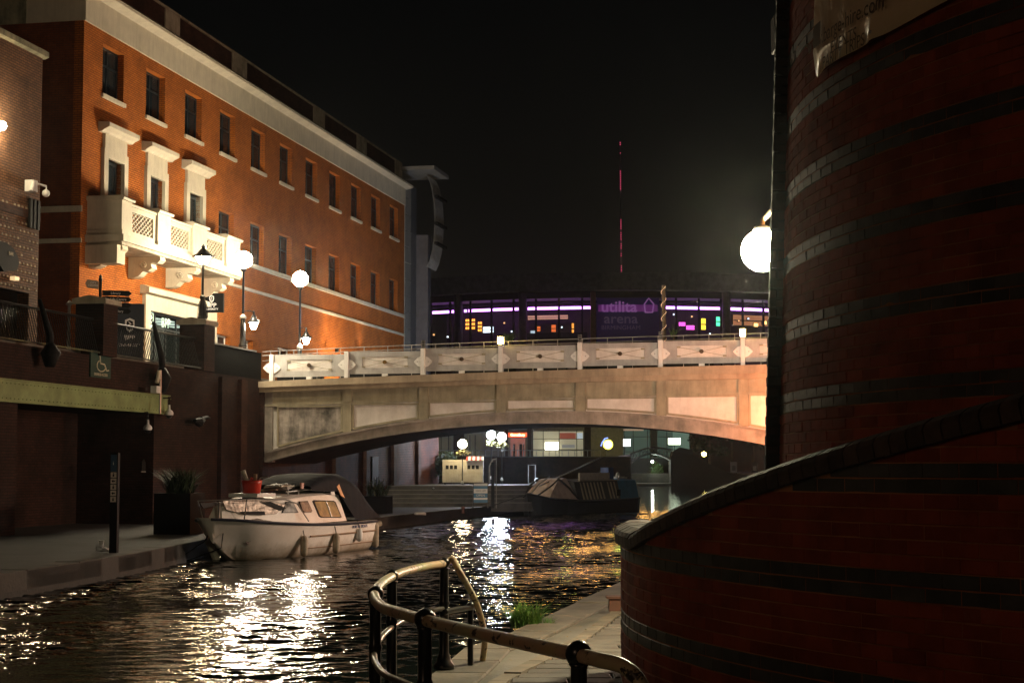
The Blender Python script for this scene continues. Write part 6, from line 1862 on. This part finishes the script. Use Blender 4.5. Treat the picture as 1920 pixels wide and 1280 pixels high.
# banner sheet hung on the tower
t = thing('hanging_banner', 'creased translucent plastic banner with faded lettering hung high on the tower', 'banner', (TC0[0], TC0[1], .37), 0)
BM2 = bpy.data.materials.new('plastic_banner'); n, l = nodes_of(BM2); b = n['Principled BSDF']
b.inputs['Base Color'].default_value = (.88, .70, .46, 1); b.inputs['Roughness'].default_value = .28; b.inputs['Specular IOR Level'].default_value = .7
tcb = n.new('ShaderNodeTexCoord'); nzb = n.new('ShaderNodeTexNoise'); nzb.inputs['Scale'].default_value = 2.3; nzb.inputs['Detail'].default_value = 3; nzb.inputs['Distortion'].default_value = 1.5
mpb = n.new('ShaderNodeMapping'); mpb.inputs['Scale'].default_value = (1, 1, .6); mpb.inputs['Rotation'].default_value = (.5, .3, 0)
l.new(tcb.outputs['Object'], mpb.inputs['Vector']); l.new(mpb.outputs[0], nzb.inputs['Vector'])
bpb = n.new('ShaderNodeBump'); bpb.inputs['Distance'].default_value = .03; l.new(nzb.outputs['Fac'], bpb.inputs['Height']); l.new(bpb.outputs['Normal'], b.inputs['Normal'])
def cylhit(px_, py_, Rf):
    r = ray(px_, py_); z = 5
    for _ in range(4):
        Rr = Rf(z); a = r.x ** 2 + r.y ** 2; b2 = -2 * (r.x * TC0[0] + r.y * TC0[1]); c = TC0[0] ** 2 + TC0[1] ** 2 - Rr * Rr
        D = max(0, b2 * b2 - 4 * a * c); k = (-b2 - math.sqrt(D)) / 2 / a; z = EYE + r.z * k
    return math.atan2(TC0[1] - r.y * k, TC0[0] - r.x * k), z
bot = [(1522, 100), (1530, 147), (1545, 128), (1570, 112), (1605, 95), (1640, 75), (1700, 42), (1775, 2), (1850, -40), (1930, -84)]
bb = [cylhit(a, b_, lambda z: TR(z) + .05) for a, b_ in bot]
m = MB(); rowsN = 14
f_low = curve_z(bb)
phA, phB = bb[0][0], bb[-1][0]; NX = 60
for i in range(NX + 1):
    ph = phA + (phB - phA) * (i / NX) 
    zb = f_low(ph)
    for j in range(rowsN + 1):
        z = zb + (7.1 - zb) * (j / rowsN)
        Rr = TR(z) + .05 + .016 * noise.noise(Vector((ph * 6, z * 1.4, 4))) + .004 * noise.noise(Vector((ph * 22, z * 3, 8)))
        if 0: pass
        crease = math.exp(-((ph - bb[5][0]) / .012) ** 2) * .03 * math.exp(-max(0, z - zb) * 1.4); Rr += crease
        m.v.append((-Rr * math.cos(ph), -Rr * math.sin(ph), z - .37))
for i in range(NX):
    for j in range(rowsN):
        a = i * (rowsN + 1) + j; m.f.append((a, a + rowsN + 1, a + rowsN + 2, a + 1))
so = m.obj('sheet', BM2, t, True)
md = so.modifiers.new('thick', 'SOLIDIFY'); md.thickness = .004
INK = mat('faded_ink', (.22, .15, .085), .4)
# faded lettering, wrapped bars of words built on the sheet
def wrap_text(s, size, ph, z, name):
    o = text(name, s, size, INK, t, 0, 0, 0, ext=.001)
    me = o.data; o.rotation_euler = (0, 0, 0)
    for v in me.vertices:
        x, y = v.co.x, v.co.y
        zz = z + y; Rr = TR(zz) + .085 + .016 * noise.noise(Vector(((ph + x / 6.2) * 6, zz * 1.4, 4)))
        a = ph + x / Rr; v.co = (-Rr * math.cos(a), -Rr * math.sin(a), zz - .37)
    me.update()
for s_, sz_, (a, b_) in (('www.barge-hire.com', .15, (1580, 48)), ('EVENTS', .12, (1588, 78)), ('PARTY TRIPS', .12, (1585, 98))):
    ph, z = cylhit(a, b_, lambda z: TR(z) + .06); wrap_text(s_, sz_, ph, z, 'lettering')
ph, z = cylhit(1537, 70, lambda z: TR(z) + .06); wrap_text('\u25a0', .22, ph, z, 'ink_square')
# small eyelets
for (a, z) in (bb[0], bb[5]):
    Rr = TR(z) + .08; MB().ball((-Rr * math.cos(a), -Rr * math.sin(a), z + .05 - .37), .012, 8, 6).obj('eyelet', METAL, t)

# ================================================================== FOREGROUND RAILING
RPH = EYE - .765
RG = thing('looped_railing', 'looped cream handrail on black ball topped posts at the water edge', 'railing', (0, 10, .4), 0)
def rp(x, y, z=RPH):  # point at rail height from photo
    q = at_z(x, y, z); return Vector((q.x, q.y - 10, q.z - .4))
CRM = mat('chipped_cream_paint', (.50, .37, .20), .38, c2=(.44, .33, .18), scale=9)
def chipped(name, c, chip):
    m = bpy.data.materials.new(name); n, l = nodes_of(m); b = n['Principled BSDF']; b.inputs['Roughness'].default_value = .4
    t_ = n.new('ShaderNodeTexCoord'); z_ = n.new('ShaderNodeTexNoise'); z_.inputs['Scale'].default_value = 16; z_.inputs['Detail'].default_value = 5; z_.inputs['Roughness'].default_value = .7
    l.new(t_.outputs['Object'], z_.inputs['Vector'])
    r_ = n.new('ShaderNodeValToRGB'); r_.color_ramp.elements[0].position = .40; r_.color_ramp.elements[1].position = .43
    r_.color_ramp.elements[0].color = (*chip, 1); r_.color_ramp.elements[1].color = (*c, 1)
    l.new(z_.outputs['Fac'], r_.inputs['Fac']); 
    n2 = n.new('ShaderNodeTexNoise'); n2.inputs['Scale'].default_value = 4; l.new(t_.outputs['Object'], n2.inputs['Vector'])
    mx = n.new('ShaderNodeMix'); mx.data_type = 'RGBA'; mx.blend_type = 'MULTIPLY'; mx.inputs[0].default_value = .5
    l.new(r_.outputs['Color'], mx.inputs[6]); l.new(n2.outputs['Color'], mx.inputs[7]); l.new(mx.outputs[2], b.inputs['Base Color'])
    bp_ = n.new('ShaderNodeBump'); bp_.inputs['Distance'].default_value = .002; l.new(r_.outputs['Color'], bp_.inputs['Height']); l.new(bp_.outputs['Normal'], b.inputs['Normal'])
    return m
CRM = chipped('chipped_cream_paint', (.72, .55, .33), (.05, .03, .02))
def smooth(pts, n_=8):
    out = []
    for i in range(len(pts) - 1):
        p0, p1, p2, p3 = pts[max(i - 1, 0)], pts[i], pts[i + 1], pts[min(i + 2, len(pts) - 1)]
        for k in range(n_):
            t_ = k / n_
            out.append(.5 * ((2 * p1) + (p2 - p0) * t_ + (2 * p0 - 5 * p1 + 4 * p2 - p3) * t_ ** 2 + (-p0 + 3 * p1 - 3 * p2 + p3) * t_ ** 3))
    out.append(pts[-1]); return out
rail = [rp(833, 1056), rp(790, 1063), rp(750, 1074), rp(722, 1088), rp(705, 1105), rp(703, 1122), rp(720, 1139), rp(755, 1150), rp(800, 1163), rp(900, 1187), rp(1000, 1209), rp(1085, 1227)]
tail = [rp(1085, 1227), rp(1130, 1238)]
q = rp(1130, 1238); tl = [q, q + Vector((.07, -.06, -.012)), q + Vector((.125, -.11, -.05)), q + Vector((.155, -.14, -.12)), q + Vector((.165, -.15, -.24)), q + Vector((.167, -.152, -.8))]
MB().tube(smooth(rail) + smooth(tail)[1:] + smooth(tl)[1:], .031, 14).obj('handrail', CRM, RG, True)
# flat hoop at the far end
b1 = at_z(905, 1237, .4); b1 = Vector((b1.x, b1.y - 10, 0.0))
st0 = rp(836, 1056)
hp = [st0, st0 + Vector((.055, .02, .03)), st0 + Vector((.12, .1, -.06))]
far = [(862, 1072), (878, 1100), (893, 1130), (905, 1170), (909, 1200)]
yy0, yy1 = 13.25, b1.y + 10
for i, (a, b_) in enumerate(far):
    Y = yy0 + (yy1 - yy0) * (i + 1) / 6; v = at_y(a, b_, Y); hp.append(Vector((v.x, v.y - 10, v.z - .4)))
hp.append(b1)
hp = [hp[0], hp[1]] + hp[3:]
MB().tube(smooth(hp), .026, 10).obj('end_hoop', CRM, RG, True)
def post(x, y, ball=.053, foot=True, H=None):
    p = rp(x, y); m = MB()
    pr = [(.085, 0), (.085, .03), (.06, .06), (.05, .10), (.038, .13), (.036, .50), (.044, .52), (.036, .54), (.034, p.z - .05), (.045, p.z - .035)]
    if not foot: pr = [(.03, 0)] + pr[4:]
    m.lathe(pr, 14, (p.x, p.y, 0))
    po = m.obj('post', BLACK, RG, True)
    MB().ball((p.x, p.y, p.z + .004), ball, 16, 10).obj('ball_cap', BLACK, po, True)
post(833, 1056, .046); post(735, 1080, .046); post(704, 1114, .05); post(797, 1162, .056); post(1085, 1227, .056)
# mid rail (lower)
LO = EYE - 1.12
def lp(x, Y):
    return Vector(((x - 960) / 3150 * Y, Y - 10, LO - .4))
mid_ = [lp(886, 13.7), lp(862, 13.5), lp(835, 13.25)]
MB().tube(smooth(mid_), .022, 8).obj('mid_rail', BLACK, RG, True)
r2 = [Vector((p_.x, p_.y, LO - .4)) for p_ in rail[:9]]
MB().tube(smooth(r2), .020, 8).obj('mid_rail', mat('worn_rail', (.16, .14, .12), .3, .5), RG, True)
p = at_z(882, 1246, .4)
MB().tube([(p.x, p.y - 10, 0), (p.x, p.y - 10, LO - .4 + .0)], .024, 8).obj('short_post', BLACK, RG)
MB().ball((p.x, p.y - 10, LO - .4), .034, 10, 8).obj('joint_ball', BLACK, RG, True)

# grass tuft and moss
p = at_z(985, 1172, .38)
t = thing('grass_tuft', 'bright green tuft of weeds growing on the towpath edge', 'grass', (p.x, p.y, .36), 0)
m = MB(); blades(m, (0, 0, 0), 420, .26, .15, .004, droop=1.3); blades(m, (.22, .1, 0), 60, .12, .08, .004, droop=1.4); leaves(m, (0, 0, .09), (.2, .16, .09), 260, .035, rnd=rr)
m.obj('leaves', mat('weed_green', (.10, .22, .02), .6, c2=(.05, .12, .012), scale=9, rnd=.4), t)
# small debris on path
t = thing('fallen_leaves', 'scatter of small leaves and litter on the towpath', 'litter', (1, 16, .41), 0)
m = MB()
for _ in range(40):
    x_, y_ = random.uniform(-1.2, .7), random.uniform(-2.5, 6); a = random.random() * 6
    if x_ + 1 < -.3 + .2 * (y_ + 2.4): continue
    m.add([(x_, y_, .004), (x_ + .03 * math.cos(a), y_ + .03 * math.sin(a), .012), (x_ + .03 * math.cos(a + 1), y_ + .03 * math.sin(a + 1), .006)], [(0, 1, 2)])
m.obj('leaf_scatter', mat('dry_leaf', (.25, .17, .08), .8), t, kind='stuff')

# ================================================================== UP-LIGHTS AND LAMPS OUT OF SIGHT
def uplight(x, label, I=160, y=-.5):
    t = fthing(FAC, 'wall_uplight', label, 'wall lamp', x, y, 7.45, 'up-lights on the foot of the brick facade')
    MB().lathe([(.08, -.12), (.10, 0), (.10, .06)], 12).obj('can', BLACKM, t, True)
    ld = bpy.data.lights.new('uplight_beam', 'SPOT'); ld.energy = I; ld.color = (1, .72, .42); ld.spot_size = R(84); ld.spot_blend = 1; ld.shadow_soft_size = .12
    o = bpy.data.objects.new('uplight_beam', ld); col.objects.link(o); o.parent = t; o.location = (0, 0, .08)
    o.rotation_euler = (R(180 - 14), 0, 0)
uplight(FAC.hit(612, 655)[0], 'up-light left of the dark wedge on the facade', 170)
uplight(FAC.hit(674, 655)[0], 'up-light right of the dark wedge on the facade', 150)
# posts on the right bank, hidden behind the round tower, and on the left quay outside the frame
globe_post((9.2, 52.1, .37), 3.0, .22, (1, .25, .07), 600, 'orange globe lamp post on the right bank near the bridge', None, .06, name='sodium_lamp_post')
globe_post((8.3, 44.5, .37), 4.6, .26, (1, .74, .54), 700, 'globe lamp post on the right bank behind the tower', None, .07, name='right_bank_lamp_post')
globe_post((7.9, 41.0, .37), 3.0, .26, (1, .74, .54), 1250, 'added unseen lower globe lamp post on the right bank opposite the white boat', None, .07, name='added_towpath_lamp')  # unseen lamp, added to brighten the cruiser's side
globe_post((-7.2, -3.0, .38), 5.4, .28, (1, .62, .38), 88, 'added globe lamp post on the near left quay outside the view', None, .07, name='added_left_quay_lamp')  # unseen fill lamp, added to light the tower front
p = RET.w(38, 2.0)
globe_post((p.x, p.y, DECK), 1.5, .24, (1, .74, .42), 420, 'added low terrace globe lamp beyond the bridge, hidden by its parapet', None, .05, name='added_terrace_lamp')  # unseen lamp, added to brighten the far end of the facade
# thin haze volume, added for the glow round the lamps
if HAZE:
    hz = bpy.data.materials.new('lamp_glow_haze'); n, l = nodes_of(hz)
    n.remove(n['Principled BSDF']); pv = n.new('ShaderNodeVolumePrincipled'); pv.inputs['Color'].default_value = (.9, .93, .95, 1)
    pv.inputs['Density'].default_value = HAZE; pv.inputs['Anisotropy'].default_value = .94
    l.new(pv.outputs[0], n['Material Output'].inputs['Volume'])
    MB().box(-3100, 3100, -600, 5100, -4.2, 330).obj('haze', hz, kind='stuff')
